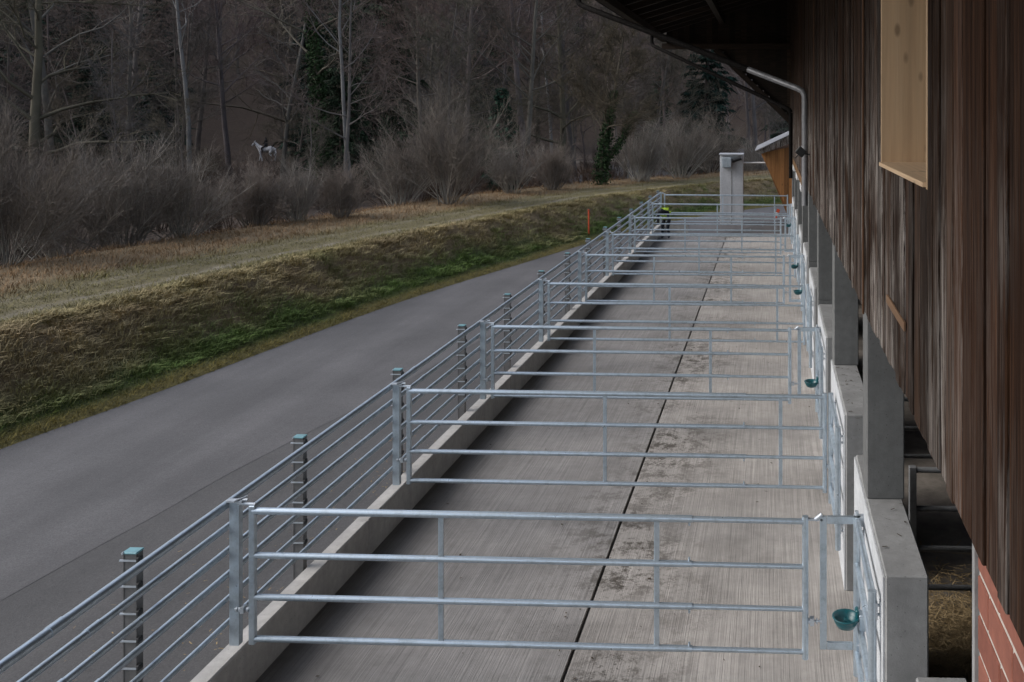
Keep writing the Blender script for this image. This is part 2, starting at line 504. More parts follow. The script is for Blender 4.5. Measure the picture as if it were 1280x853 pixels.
def cover(s, x, y):
    """what covers the ground: grass green, dry grass, gravel ruts, leaf litter"""
    green = np.array([0.065, 0.085, 0.022]); dry = np.array([0.19, 0.14, 0.078]); moss = np.array([0.105, 0.088, 0.022])
    gravel = np.array([0.28, 0.245, 0.20]); litter = np.array([0.055, 0.036, 0.025]); olive = np.array([0.125, 0.105, 0.048])
    n = vnoise(x, y, 0.5, 21.0); n2 = vnoise(x, y, 1.6, 2.0)
    c = np.zeros(s.shape + (3,))
    def blend(c, col, w):
        w = np.clip(w, 0, 1)[..., None]; return c * (1 - w) + col * w
    c = blend(c, moss, np.ones_like(s))
    c = blend(c, green, sm(0.15, 0.45, s + 0.2 * n2))
    c = blend(c, dry, sm(0.7, 1.3, s + 0.45 * n))
    c = blend(c, olive, sm(1.9, 2.3, s + 0.2 * n))
    rut = np.exp(-((s - 2.95) / 0.17) ** 2) * 0.75 + np.exp(-((s - 4.15) / 0.15) ** 2) * 0.4
    c = blend(c, gravel, rut * (0.75 + 0.5 * n2))
    c = blend(c, dry * 1.05, sm(4.6, 5.6, s + 0.5 * n))
    c = blend(c, litter, sm(7.0, 8.6, s + 0.8 * n))
    pth = np.exp(-((s - 46.0) / 1.2) ** 2)
    c = blend(c, gravel * 0.9, pth)
    return c
GC = cover(SS, GX, GY)
nr, nc = GX.shape
idx = np.arange(nr * nc).reshape(nr, nc)
quads = np.stack([idx[:-1, :-1], idx[1:, :-1], idx[1:, 1:], idx[:-1, 1:]], -1).reshape(-1, 4)[:, ::-1]
gme = np_mesh("ground", np.stack([GX, GY, GZ], -1).reshape(-1, 3), quads, "ground", GC.reshape(-1, 3), "cover", True)
ground = link("ground", gme); ground["kind"] = "structure"
def surf(x, y):
    """terrain height and lateral distance at world x, y"""
    d = np.hypot(EDGE[:, 0] - x, EDGE[:, 1] - y)
    i = int(np.argmin(d))
    s = (x - EDGE[i, 0]) * EN[i, 0] + (y - EDGE[i, 1]) * EN[i, 1]
    s = math.copysign(d[i], s)
    return float(height(np.array([s]), np.array([x]), np.array([y]))[0]), s
def strip_sheet(name, offs, z, mat, lo=0, hi=None, wob=0.0):
    P = EDGE[lo:hi]; Nn = EN[lo:hi]
    v = np.concatenate([np.c_[P + Nn * (o + (wob * (vnoise(P[:, 0], P[:, 1], 0.25, 31.0) + 0.5 * vnoise(P[:, 0], P[:, 1], 1.9, 3.0)) if o == offs[-1] else np.zeros(len(P))))[:, None], np.full(len(P), z)] for o in offs])
    n = len(P); f = []
    for k in range(len(offs) - 1):
        a = np.arange(n - 1) + k * n
        f.append(np.stack([a, a + n, a + n + 1, a + 1], -1))
    o = link(name, np_mesh(name, v, np.concatenate(f), mat)); o["kind"] = "structure"
    return o
yard = MB().box2((-14, -60, -1.0), (200, 220, -0.035)).build("yard", "asphalt_yard"); yard["kind"] = "structure"
strip_sheet("road", [-0.10, -1.3, -2.5, -3.75], -0.0322, "asphalt_road", wob=0.07)
# stream behind the track
sel = np.where((EDGE[:, 1] > 23) & (EDGE[:, 1] < 37))[0]; i0, i1 = int(sel[0]), int(sel[-1])
st = strip_sheet("stream", [12.2, 13.4, 14.8], -0.42, "water", i0, i1)

# ------------------------------------------------------------------ pen floor, kerb, drain
GATES = [6.93, 9.97, 13.0, 16.3, 19.6, 22.9, 26.6, 30.6, 34.0]
PEN_END = 34.6
KX0, KX1, KZ = -4.28, -4.13, 0.374
XW = 0.70            # left face of the barn's low walls
o = MB().box2((KX1 + 0.002, -6, -0.3), (-1.697, PEN_END, 0.0)).build("pen_floor", "floor_left"); o["kind"] = "structure"
o = MB().box2((-1.663, -6, -0.3), (XW + 0.3, PEN_END, 0.003)).build("pen_floor", "floor_right"); o["kind"] = "structure"
o = MB().box2((-1.70, -6, -0.25), (-1.66, PEN_END, -0.06)).build("drain_channel", "dirt"); o["kind"] = "structure"
kerb = empty("kerb_wall", (-4.2, 0, 0))
tag(kerb, "long low concrete kerb wall under the pen's left fence", "kerb wall")
y = -6.0
while y < PEN_END:
    y2 = min(y + 5.1, PEN_END)
    MB().box2((KX0 + 4.2, y + 0.004, -0.3), (KX1 + 4.2, y2 - 0.004, KZ), 0.012).build("kerb_segment", "concrete_kerb", kerb)
    y = y2
MB().box2((KX1 + 4.2 + 0.004, PEN_END - 0.15, -0.3), (1.05, PEN_END, KZ - 0.004), 0.012).build("kerb_segment", "concrete_kerb", kerb)

# ------------------------------------------------------------------ fence on the kerb
FX = -4.20
fence = empty("pen_fence", (FX, 0, 0))
tag(fence, "long six-rail galvanised steel fence on the kerb along the road", "fence")
RZ = [1.53, 1.355, 1.17, 0.985, 0.80, 0.615]
for k, z in enumerate(RZ):
    r = 0.031 if k == 0 else (0.025 if k < 4 else 0.021)
    mb = MB(); mb.tube([(0, -2, z), (0, PEN_END, z)], r, 12)
    for q in range(7):
        yy = -0.2 + q * 5.4 + 0.3 * (k % 2)
        mb.tube([(0, yy, z), (0, yy + 0.12, z)], r + 0.004, 12)
    mb.build("rail", "galvanised", fence)
# H posts with caps and clamps
post_me = MB()
post_me.box2((-0.040, -0.030, -0.3), (0.040, -0.022, 1.56))           # web
post_me.box2((-0.047, -0.034, -0.3), (-0.0405, 0.034, 1.56))
post_me.box2((0.0405, -0.034, -0.3), (0.047, 0.034, 1.56))
post_me = post_me.mesh("post", "post_grey")
cap_me = MB().box((0, 0, 1.568), (0.104, 0.084, 0.012), None, 0.004).mesh("cap", "cap_teal")
def clamp_mesh():
    mb = MB()
    mb.box((0.0, -0.040, 0), (0.13, 0.010, 0.010))                    # bright pin
    mb.tube([(-0.043, -0.048, 0.05), (-0.043, -0.034, 0.05)], 0.008, 6)
    return mb.mesh("clamp", "galvanised_bright")
clamp_me = clamp_mesh()
pad_me = MB().box((0.066, -0.03, 0.0), (0.022, 0.05, 0.036), None, 0.006).mesh("pad", "rubber")
PX = -4.345
for k in range(-1, 14):
    py = 6.12 + 2.215 * k
    p = link("post", post_me, fence, (PX - FX, py, 0))
    link("cap", cap_me, p)
    for z in RZ:
        link("clamp", clamp_me, p, (0, 0, z - 0.01))
        link("pad", pad_me, p, (0, 0, z))
# flat uprights that carry the gates
up_me = MB()
up_me.box2((-0.037, -0.004, 0.46), (0.037, 0.004, 1.56)); up_me.box2((0.029, 0.004, 0.46), (0.037, 0.05, 1.56))
up_me = up_me.mesh("upright", "galvanised")
hook_me = MB()
hook_me.tube([(-0.06, 0, 1.565), (0.10, 0.01, 1.575)], 0.012, 8); hook_me.box((0.01, 0, 1.572), (0.12, 0.05, 0.012)); hook_me.tube([(0.02, -0.04, 1.58), (0.08, 0.04, 1.59)], 0.008, 6)
hook_me = hook_me.mesh("hook", "galvanised_bright")
UX = -4.125
for g in GATES:
    u = link("upright", up_me, fence, (UX - FX, g, 0)); link("hook", hook_me, u)

# ------------------------------------------------------------------ gates across the pen
GZS = [1.495, 1.155, 0.835, 0.515]
def bolt_cluster(parent, x, z, name="hinge_bolt", rev=1):
    mb = MB()
    mb.tube([(x - 0.07, 0, z), (x + 0.09, 0, z)], 0.009, 8)
    for dx in (-0.055, -0.03, 0.03, 0.06):
        mb.tube([(x + dx, 0, z - 0.001), (x + dx + 0.014, 0, z - 0.001)], 0.02, 6)
    mb.box((x, 0.0, z), (0.03, 0.05, 0.05))
    return mb.build(name, "galvanised_bright", parent)
ords = ["nearest", "second", "third", "fourth", "fifth", "sixth", "seventh", "eighth", "farthest"]
for i, g in enumerate(GATES):
    framed = (i % 2 == 0) and i < 8
    xl = -3.98
    xr = 0.25 if framed else 0.57
    e = empty("pen_gate", (xl, g, 0))
    tag(e, f"galvanised four-rail gate across the pen, {ords[i]} of nine counted from the camera", "gate", "gates across the pen")
    L = xr - xl
    xs = 0.785 * L if framed else 0.80 * L
    sag = -0.012
    for k, z in enumerate(GZS):
        r = 0.0265 if k == 0 else 0.0235
        rl = MB().tube([(0, 0, z), (xs + 0.06, 0, z + sag)], r, 12).build("rail", "galvanised", e)
        MB().tube([(xs - 0.1, 0, z + sag), (L, 0, z + 1.6 * sag)], r - 0.005, 12).build("inner_rail", "galvanised", rl)
        MB().tube([(xs + 0.035, 0, z + sag), (xs + 0.035, 0, z + sag + (0.05 if k % 2 else -0.05))], 0.009, 6).build("set_screw", "galvanised", rl)
    MB().box2((-0.024, -0.022, GZS[3] - 0.04), (0.024, 0.022, GZS[0] + 0.045), 0.006).build("upright", "galvanised", e)
    MB().tube([(L, 0, GZS[3] - 0.07), (L, 0, GZS[0] + 0.02)], 0.024, 12).build("upright", "galvanised", e)
    for f in ((0.345, 0.735) if framed else (0.475, 0.895)):
        MB().box2((L * f - 0.02, -0.008, GZS[3] + sag), (L * f + 0.02, 0.008, GZS[0] + sag), 0.003).build("stay", "galvanised", e)
    bolt_cluster(e, -0.075, 0.74)
    MB().tube([(-0.12, 0, 1.552), (0.02, 0, 1.545)], 0.013, 8).build("hinge_arm", "galvanised_bright", e)
    bolt_cluster(e, L + 0.05, 0.74 + sag, "latch_bolt")
    if framed:
        MB().box2((L - 0.02, -0.012, 1.485), (L + 0.13, 0.012, 1.50)).build("latch_arm", "galvanised_bright", e)

# ------------------------------------------------------------------ side panels along the barn
PXN = 0.635
for i, g in enumerate(GATES[:-1]):
    framed = (i % 2 == 0)
    y0, y1 = g - 1.08, g - 0.02
    e = empty("side_panel", (PXN, g, 0))
    tag(e, f"short galvanised rail panel bolted to the low concrete wall beside the {ords[i]} gate", "rail panel", "rail panels along the barn wall")
    for z in (1.50, 1.17, 0.84, 0.51):
        MB().tube([(0, y0 - g, z), (0, y1 - g, z)], 0.024, 10).build("rail", "galvanised", e)
    for yy in (y0 - g, y1 - g):
        MB().tube([(0, yy, 0.34), (0, yy, 1.525)], 0.027, 12).build("upright", "galvanised", e)
    for yy in (y0 - g + 0.005, y1 - g - 0.03):
        for z in (1.40, 0.55):
            mb = MB(); mb.box((0.055, yy, z), (0.015, 0.06, 0.11)); mb.tube([(0, yy, z + 0.03), (0.062, yy, z + 0.03)], 0.009, 8); mb.tube([(0, yy, z - 0.03), (0.062, yy, z - 0.03)], 0.009, 8)
            mb.box((0.022, yy, z), (0.02, 0.05, 0.10))
            mb.build("bracket", "galvanised_bright", e)
    if framed:
        fr = MB()
        fr.box2((-0.275, -0.012, 0.52), (-0.225, 0.012, 1.52), 0.003)
        fr.box2((-0.222, -0.014, 1.465), (0.03, 0.014, 1.52), 0.003)
        fr.box2((-0.222, -0.012, 0.52), (-0.03, 0.012, 0.575), 0.003)
        fr.build("drop_frame", "galvanised", e)
        mb = MB(); mb.box((0.02, 0, 1.49), (0.08, 0.07, 0.07)); mb.tube([(0.0, 0, 1.40), (0.0, 0, 1.56)], 0.016, 8); mb.tube([(-0.31, 0, 1.49), (-0.26, 0, 1.53)], 0.016, 8)
        mb.build("pivot", "galvanised_bright", e)

# ------------------------------------------------------------------ drinking bowls
def lathe(profile, n=20, half=False):
    bm = bmesh.new(); rings = []
    for r, z in profile:
        rings.append([bm.verts.new((r * math.cos(2 * math.pi * k / n), r * math.sin(2 * math.pi * k / n), z)) for k in range(n)])
    for a, b_ in zip(rings, rings[1:]):
        for k in range(n):
            f = bm.faces.new((a[k], a[(k + 1) % n], b_[(k + 1) % n], b_[k])); f.smooth = True
    bm.faces.new(rings[0][::-1]); bm.faces.new(rings[-1])
    mb = MB(); mb.bm.free(); mb.bm = bm
    return mb
bowl_me = lathe([(0.05, -0.10), (0.085, -0.085), (0.115, -0.03), (0.122, 0.0), (0.130, 0.006), (0.130, 0.014), (0.112, 0.012), (0.10, -0.03), (0.06, -0.075), (0.02, -0.08)]).mesh("bowl", "bowl_teal")
paddle_me = MB().box((0.03, 0, -0.045), (0.11, 0.05, 0.012), Matrix.Rotation(0.5, 3, 'Y'), 0.004).box((0.105, 0, 0.03), (0.035, 0.09, 0.12), None, 0.01).mesh("valve", "bowl_teal")
mount_me = MB().box((0.15, 0, -0.03), (0.06, 0.12, 0.16), None, 0.006).box((0.195, 0, -0.03), (0.05, 0.05, 0.05)).mesh("mount", "galvanised")
for k, by in enumerate([6.62, 12.4, 18.7, 21.8, 29.7]):
    e = empty("drinking_bowl", (0.53, by, 0.93)); e.scale = (0.76, 0.76, 0.72)
    tag(e, f"round teal cattle drinking bowl on the low concrete wall, {['nearest', 'second', 'third', 'fourth', 'farthest'][k]} of five from the camera", "drinking bowl", "drinking bowls along the barn wall")
    link("bowl", bowl_me, e); link("valve", paddle_me, e); link("mount", mount_me, e)

# ------------------------------------------------------------------ barn
barn = empty("barn", (0.66, 0, 0))
tag(barn, "long dark timber-clad barn with deep roof overhang on concrete columns and low walls", "barn")
def child(mb, name, mat, parent=barn, **kw):
    o = mb.build(name, mat, parent, **kw)
    return o
BX = 0.66      # barn empty x; children are placed in barn space (x - BX)
def B2(a, b, bev=0.0):
    return MB().box2((a[0] - BX, a[1], a[2]), (b[0] - BX, b[1], b[2]), bev)
XS, ZS = 0.66, CZ - 2.142 * 0.66        # siding plane and its lower edge
BEND = 33.3
for i, g in enumerate(GATES[:-1]):
    a, b_ = g - 1.2, g + 0.82
    mb = B2((XW + 0.002, a, 0.0), (XW + 0.27, b_, 1.68), 0.010)
    lw = child(mb, "low_wall", "concrete_wall")
    child(B2((XW - 0.012, a + 0.012, 0.004), (XW, b_ - 0.01, 1.664)), "lit_face", "concrete_lit", lw)  # added thin sheet, its paler colour brightens the wall's lit left side
COLS = [6.86 + 3.62 * k for k in range(8)]
for cy in COLS:
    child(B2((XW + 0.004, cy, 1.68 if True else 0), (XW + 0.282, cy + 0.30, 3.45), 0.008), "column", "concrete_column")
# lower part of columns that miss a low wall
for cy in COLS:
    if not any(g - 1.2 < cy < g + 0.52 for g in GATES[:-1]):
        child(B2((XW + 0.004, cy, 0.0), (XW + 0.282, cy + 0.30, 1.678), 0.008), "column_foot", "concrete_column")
# near low kerb block by the brick wall
child(B2((0.775, 3.26, 0.0), (1.05, 5.0, 1.505), 0.01), "low_wall", "concrete_wall")
# interior
child(B2((XW + 0.301, -2, -0.2), (8.0, BEND, 0.008)), "barn_floor", "interior_floor")
child(B2((8.0, -2, -0.2), (8.2, BEND, 4.0)), "back_wall", "interior")
child(B2((XS + 0.14, -2, 3.46), (8.0, BEND, 3.6)), "loft_floor", "roof_timber")
child(B2((XW + 0.02, BEND - 0.1, 0), (8.0, BEND, 3.45)), "end_wall", "interior")
child(B2((XW + 0.30, 1.0, 0), (8.0, 1.15, 3.45)), "end_wall", "interior")
# siding planks
WY0, WY1, WZ0, WZ1 = 3.90, 5.54, 4.255, 5.85      # window opening
siding = child(B2((XS + 0.031, -1.5, ZS + 0.05), (XS + 0.10, WY0, 9.2)), "siding", "roof_dark")
child(B2((XS + 0.031, WY1, ZS + 0.05), (XS + 0.10, BEND, 9.2)), "backing", "roof_dark", siding)
child(B2((XS + 0.031, WY0, ZS + 0.05), (XS + 0.10, WY1, WZ0 - 0.02)), "backing", "roof_dark", siding)
child(B2((XS + 0.031, WY0, WZ1 + 0.02), (XS + 0.10, WY1, 9.2)), "backing", "roof_dark", siding)
pl_cache = {}
def plank(y0, w, z0, z1, mat):
    key = (round(w, 3), round(z1 - z0, 2), mat)
    if key not in pl_cache:
        pl_cache[key] = MB().box2((0, 0, 0), (0.026, w - 0.013, z1 - z0), 0.004).mesh("plank", mat)
    o = link("plank", pl_cache[key], siding, (XS - BX + random.uniform(-0.007, 0.004), y0, z0))
    o.rotation_euler = (0, 0, random.uniform(-0.012, 0.012))
    return o
strip_me = {}
y = 0.4
widths = [0.11, 0.13, 0.15, 0.17, 0.14]
nfar = 0
while y < BEND - 0.05:
    w = random.choice(widths)
    if y > 12: w = 0.17
    if y < WY0 < y + w: w = WY0 - y
    if y < WY1 < y + w: w = WY1 - y
    w = round(w, 3)
    if w < 0.03:
        y += max(w, 0.002); continue
    zb = round(ZS + random.choice([0, 0, 0, -0.015, 0.012, -0.008]), 3)
    mat = "siding"
    if y < 3.3 or 8.7 < y < 9.05 or 20 < y < 21.5:
        mat = "siding_brown"
    if random.random() < 0.06:
        mat = "siding_brown"
    if WY0 - 1e-4 <= y < WY1 - 1e-4:
        plank(y, w, zb, WZ0 - 0.03, mat); plank(y, w, WZ1 + 0.03, 8.9, mat)
    else:
        plank(y, w, zb, 8.9, mat)
    y += w
for cy_ in (6.52, 14.2):
    child(B2((XS - 0.022, cy_, ZS - 0.01), (XS - 0.008, cy_ + 0.035, 8.9), 0.003), "cover_strip", "strip_wood", siding)
# window reveal
win = child(B2((0.652, WY1 - 0.028, WZ0 - 0.03), (1.12, WY1 + 0.0, WZ1 + 0.03), 0.002), "window_reveal", "spruce")
child(B2((0.637, WY0 + 0.03, WZ0 - 0.022), (1.12, WY1 - 0.03, WZ0), 0.002), "sill", "spruce_sill", win)
child(B2((0.652, WY0, WZ0 - 0.03), (1.12, WY0 + 0.028, WZ1 + 0.03), 0.002), "jamb", "spruce", win)
child(B2((0.652, WY0 + 0.03, WZ1), (1.12, WY1 - 0.03, WZ1 + 0.03), 0.002), "head", "spruce_sill", win)
child(B2((1.09, WY0 + 0.03, WZ0 + 0.002), (1.10, WY1 - 0.03, WZ1 - 0.002)), "pane", "glass_dark", win)
# pale scar left by a batten
pa, pb = on_x(1109, 374, 0.652), on_x(1131, 408, 0.652)
child(MB().box(((0.652 - BX), (pa.y + pb.y) / 2, (pa.z + pb.z) / 2), (0.012, abs(pa.y - pb.y), 0.045), None, 0.002), "batten", "pale_timber")
# light wall plate under the far siding
child(B2((XS - 0.012, 19.5, ZS - 0.20), (XS + 0.14, BEND, ZS - 0.02), 0.004), "wall_plate", "shed_beam")
for k in range(4):
    yy = 20.6 + 3.62 * k
    child(B2((XS - 0.016, yy, ZS - 0.36), (XS + 0.10, yy + 0.9, ZS - 0.205), 0.004), "plate_board", "white_paint")
# brick wall: mortar core and bricks
bw = child(B2((XS + 0.056, 0.6, 0.0), (XS + 0.18, 3.20, ZS - 0.01)), "brick_wall", "mortar")
bh, bl = 0.138, 0.29
row = 0; z = ZS - 0.02 - bh
brick_cache = {}
while z > 1.2:
    yy = 3.198
    first = True
    while yy > 0.75:
        ln = bl if not (first and row % 2) else bl / 2 - 0.005
        key = round(ln, 3)
        if key not in brick_cache:
            brick_cache[key] = MB().box2((0, -ln, 0), (0.10, 0, bh - 0.021), 0.004).mesh("brick", "brick")
        link("brick", brick_cache[key], bw, (XS + 0.051 - BX + random.uniform(-0.002, 0.002), yy, z))
        yy -= ln + 0.012; first = False
    z -= bh; row += 1
child(B2((XS + 0.04, 3.205, 0.0), (XS + 0.2, 3.245, ZS - 0.005)), "corner_post", "concrete_wall")

# roof overhang
EX, EZ = -4.28, 7.19
PITCH = R(17)
def slope_z(x): return EZ + (x - EX) * math.tan(PITCH)
RY0 = -3.0
poly = [Vector((EX - BX, RY0, EZ + 0.22)), Vector((6.0 - BX, RY0, slope_z(6.0) + 0.22)), Vector((6.0 - BX, RY0, slope_z(6.0) + 0.36)), Vector((EX - BX, RY0, EZ + 0.36))]
roof = child(MB().prism(poly, (0, BEND + 0.5 - RY0, 0)), "roof", "roof_dark")
for k in range(30):
    yy = RY0 + 0.5 + k * 1.2
    if yy > BEND: break
    rp = [Vector((EX + 0.15 - BX, yy, slope_z(EX + 0.15) + 0.03)), Vector((2.0 - BX, yy, slope_z(2.0) + 0.03)), Vector((2.0 - BX, yy, slope_z(2.0) + 0.215)), Vector((EX + 0.15 - BX, yy, slope_z(EX + 0.15) + 0.215))]
    child(MB().prism(rp, (0, 0.13, 0)), "rafter", "roof_timber", roof)
for px_, dz in ((-3.9, 0.0), (-1.8, 0.0)):
    child(B2((px_ - 0.09, RY0, slope_z(px_) - 0.20), (px_ + 0.09, BEND, slope_z(px_) - 0.0)), "purlin", "roof_timber", roof)
# eaves gutter and downpipes
gut = MB()
gp = []
for k in range(9):
    a = math.pi + math.pi * k / 8
    gp.append((0.075 * math.cos(a), 0.075 * math.sin(a)))
ring = [Vector((EX - 0.06 - BX + a, RY0, EZ + 0.20 + b_)) for a, b_ in gp] + [Vector((EX - 0.06 - BX + a * 0.9, RY0, EZ + 0.20 + b_ * 0.9)) for a, b_ in gp[::-1]]
gut.prism(ring, (0, BEND + 0.5 - RY0, 0))
gutter = child(gut, "gutter", "gutter_dark")
def downpipe(yg, yw, zelb, zbot, xw, r=0.06, bright=True):
    x0 = EX - 0.06 - BX
    def yl(f): return yg + (yw - yg) * f
    pts = [(x0, yg, EZ + 0.13), (x0, yg, EZ - 0.10), (x0 + 0.06, yl(0.01), EZ - 0.22), (x0 + 0.2, yl(0.04), EZ - 0.30),
           (xw - BX - 0.12, yl(0.98), zelb + 0.09), (xw - BX - 0.04, yw, zelb + 0.04), (xw - BX, yw, zelb - 0.05), (xw - BX, yw, zbot)]
    mb = MB()
    if bright:
        k = [Vector(q) for q in pts]
        m0 = k[3].lerp(k[4], 0.80)
        dp = child(MB().tube([*pts[:4], m0], r * 1.12, 12), "downpipe", "gutter_dark")
        mb.tube([m0.lerp(k[4], -0.05), *pts[4:]], r, 12)
    else:
        dp = child(MB().tube(pts[:7], r * 1.1, 12), "downpipe", "gutter_dark")
        mb.tube(pts[6:], r, 12)
    for zz in np.arange(zbot + 0.3, zelb - 0.3, 0.75):
        mb.tube([(xw - BX, yw, zz), (xw - BX, yw, zz + 0.035)], r + 0.008, 12)
        mb.box((xw - BX + 0.04, yw, zz + 0.017), (0.08, 0.02, 0.02))
    child(mb, "wall_pipe", "zinc_pipe" if bright else "gutter_dark", dp)
    return dp
PXW = 0.58
downpipe(20.4, 16.7, CZ + 24 * 16.7 / F, CZ - 116 * 16.7 / F, 0.592, 0.056)
downpipe(33.1, 28.8, CZ + 2 * 28.8 / F, CZ - 82 * 28.8 / F, 0.586, 0.06, False)
# far gable of the overhang: tie beam, brace, boards
zt = CZ + 80 * 33 / F
child(B2((EX + 0.3, BEND - 0.2, zt), (XS, BEND - 0.02, zt + 0.2)), "tie_beam", "roof_timber", roof)
ba, bb = Vector((-2.05 - BX, BEND - 0.11, zt)), Vector((0.70 - BX, BEND - 0.11, CZ - 0.35))
dv = bb - ba
brc = MB().box((0, 0, 0), (dv.length, 0.16, 0.20)); 
child(brc, "brace", "roof_timber", roof, loc=(ba + bb) / 2, rot=(0, math.atan2(-dv.z, dv.x), 0))
x = EX + 0.45
gb = 0
while x < XS - 0.02:
    zb = zt + 0.01 if x < -2.0 else zt - (x + 2.05) * (zt - (CZ - 0.35)) / 2.75
    zb = min(zb, zt)
    child(B2((x, BEND + 0.002 + 0.006 * (gb % 2), zb), (x + 0.214, BEND + 0.03 + 0.006 * (gb % 2), slope_z(x) + 0.2)), "gable_board", "roof_timber", roof)
    x += 0.208; gb += 1
# spotlight on the wall
sp = empty("wall_spotlight", (0.5, 15.6, 0))
tag(sp, "small black square floodlight on the barn wall by the near downpipe", "floodlight")
lp = on_x(1001, 190, 0.50)
sp.location = (lp.x, lp.y, lp.z)
MB().box((0, 0, 0), (0.16, 0.12, 0.14), Matrix.Rotation(R(40), 3, 'Y'), 0.012).build("housing", "lamp_black", sp)
MB().box((-0.055, 0, -0.065), (0.012, 0.10, 0.12), Matrix.Rotation(R(40), 3, 'Y')).build("lens", "glass_dark", sp)
MB().tube([(0.05, 0, -0.03), (0.16, 0, -0.05)], 0.014, 8).build("arm", "lamp_black", sp)

# interior rails and straw
def inner_rail_gate(y, x0, x1, label):
    e = empty("stall_gate", (x0, y, 0)); tag(e, label, "gate", "stall gates inside the barn")
    for z in (1.50, 1.17, 0.83, 0.50):
        MB().tube([(0, 0, z), (x1 - x0, 0, z)], 0.024, 10).build("rail", "galvanised_dull", e)
    for xx in (0.0, x1 - x0):
        MB().box2((xx - 0.03, -0.03, 0.02), (xx + 0.03, 0.03, 1.53), 0.004).build("upright", "galvanised_dull", e)
inner_rail_gate(7.9, 1.20, 4.2, "dull steel stall gate inside the barn behind the nearest low wall")
inner_rail_gate(10.9, 1.15, 4.2, "dull steel stall gate deeper in the barn behind the first one")
def scatter(n, fn, ln, wd, name, mat, label, cat):
    v = []; f = []
    for k in range(n):
        p = fn()
        a = random.uniform(0, math.pi); t = random.uniform(-0.25, 0.25)
        l = random.uniform(*ln); w = random.uniform(*wd)
        d = Vector((math.cos(a) * l, math.sin(a) * l, t * l)); q = Vector((-math.sin(a) * w, math.cos(a) * w, random.uniform(-0.3, 0.3) * w))
        i = len(v)
        c0 = Vector(p)
        v += [c0 - d - q, c0 + d - q, c0 + d * 0.9 + q, c0 - d * 0.8 + q]
        f.append((i, i + 1, i + 2, i + 3))
    o = link(name, np_mesh(name, [tuple(a) for a in v], f, mat)); tag(o, label, cat); o["kind"] = "stuff"
    return o
scatter(8000, lambda: (max(1.05, random.gauss(1.7, 0.35)), random.gauss(7.6, 0.6), 0.02 + abs(random.gauss(0, 0.06))), (0.03, 0.11), (0.002, 0.005), "straw_litter", "straw", "golden straw strewn on the stall floor inside the barn", "straw")
scatter(420, lambda: (random.choice([random.uniform(-6.2, -4.4), random.gauss(-4.9, 0.25)]), random.uniform(3, 13), -0.015 + random.uniform(0, 0.01)), (0.006, 0.024), (0.002, 0.006), "straw_flecks", "straw", "pale straw flecks scattered on the dark asphalt beside the fence", "straw")
scatter(170, lambda: (random.choice([random.gauss(-1.5, 0.5), random.uniform(-4, 0.6)]), random.uniform(4.5, 18), 0.012), (0.004, 0.018), (0.003, 0.011), "leaf_litter", "leaf_debris", "small dark leaves and crumbs scattered on the pen floor", "leaves")
scatter(60, lambda: (random.uniform(XW + 0.03, XW + 0.25), random.uniform(6.0, 11), 1.69), (0.006, 0.03), (0.002, 0.008), "wall_crumbs", "leaf_debris", "dark twigs and crumbs lying on top of the low walls", "leaves")

# ------------------------------------------------------------------ far shed, pillar, marker, people
D = 35.6
shed = empty("timber_shed", (0.7, D, 0))
tag(shed, "orange-brown boarded shed end with slanted edge and grey sheet roof beyond the barn", "shed")
def SP(px, py, y=D):
    p = on_y(px, py, y); return Vector((p.x - 0.7, p.y - D, p.z))
tl, tr, br, bl_ = SP(951, 192), SP(1004, 180), SP(1004, 300), SP(991, 276)
# boards clipped to the slanted outline
nb = 9
xs_ = np.linspace(tl.x, br.x, nb + 1)
for a, b_ in zip(xs_, xs_[1:]):
    def low(x):
        t = min(1, (x - tl.x) / (bl_.x - tl.x)); return tl.z + (bl_.z - tl.z) * t - (0.6 if x > bl_.x else 0)
    def top(x):
        return tl.z + (tr.z - tl.z) * (x - tl.x) / (tr.x - tl.x)
    pts = [Vector((a + 0.003, 0, low(a + 0.003))), Vector((b_ - 0.003, 0, low(b_ - 0.003))), Vector((b_ - 0.003, 0, top(b_))), Vector((a + 0.003, 0, top(a) + 0.002))]
    MB().prism(pts, (0, 0.04, 0)).build("board", "shed_wood", shed)
body = [Vector((tl.x + 0.05, 0.05, tl.z - 0.05)), Vector((bl_.x + 0.03, 0.05, 0.0)), Vector((br.x, 0.05, 0.0)), Vector((tr.x, 0.05, tr.z))]
MB().prism(body, (0, 3.5, 0)).build("wall", "shed_wood", shed)
ra, rb = SP(944, 188, D - 0.35), SP(1004, 160, D - 0.35)
rm = MB()
n = 60
vv = []
for j in range(2):
    row_ = []
    for k in range(n + 1):
        yy = -0.35 + 4.3 * k / n
        zz = 0.018 * math.sin(k * math.pi)
        row_.append((yy, zz + (0.02 if k % 2 else -0.02)))
    vv.append(row_)
bm = bmesh.new()
A_ = [bm.verts.new((ra.x, yy, ra.z + zz)) for yy, zz in vv[0]]; B_ = [bm.verts.new((rb.x, yy, rb.z + zz)) for yy, zz in vv[1]]
for k in range(n):
    bm.faces.new((A_[k], B_[k], B_[k + 1], A_[k + 1]))
bmesh.ops.solidify(bm, geom=list(bm.faces), thickness=0.02)
rm.bm.free(); rm.bm = bm
rm.build("roof_sheet", "roof_sheet", shed)
MB().prism([Vector((ra.x + 0.03, -0.3, ra.z - 0.05)), Vector((rb.x, -0.3, rb.z - 0.05)), Vector((rb.x, -0.3, rb.z - 0.42)), Vector((tl.x - 0.02, -0.3, tl.z - 0.02)), ], (0, 0.28, 0)).build("fascia", "siding", shed)

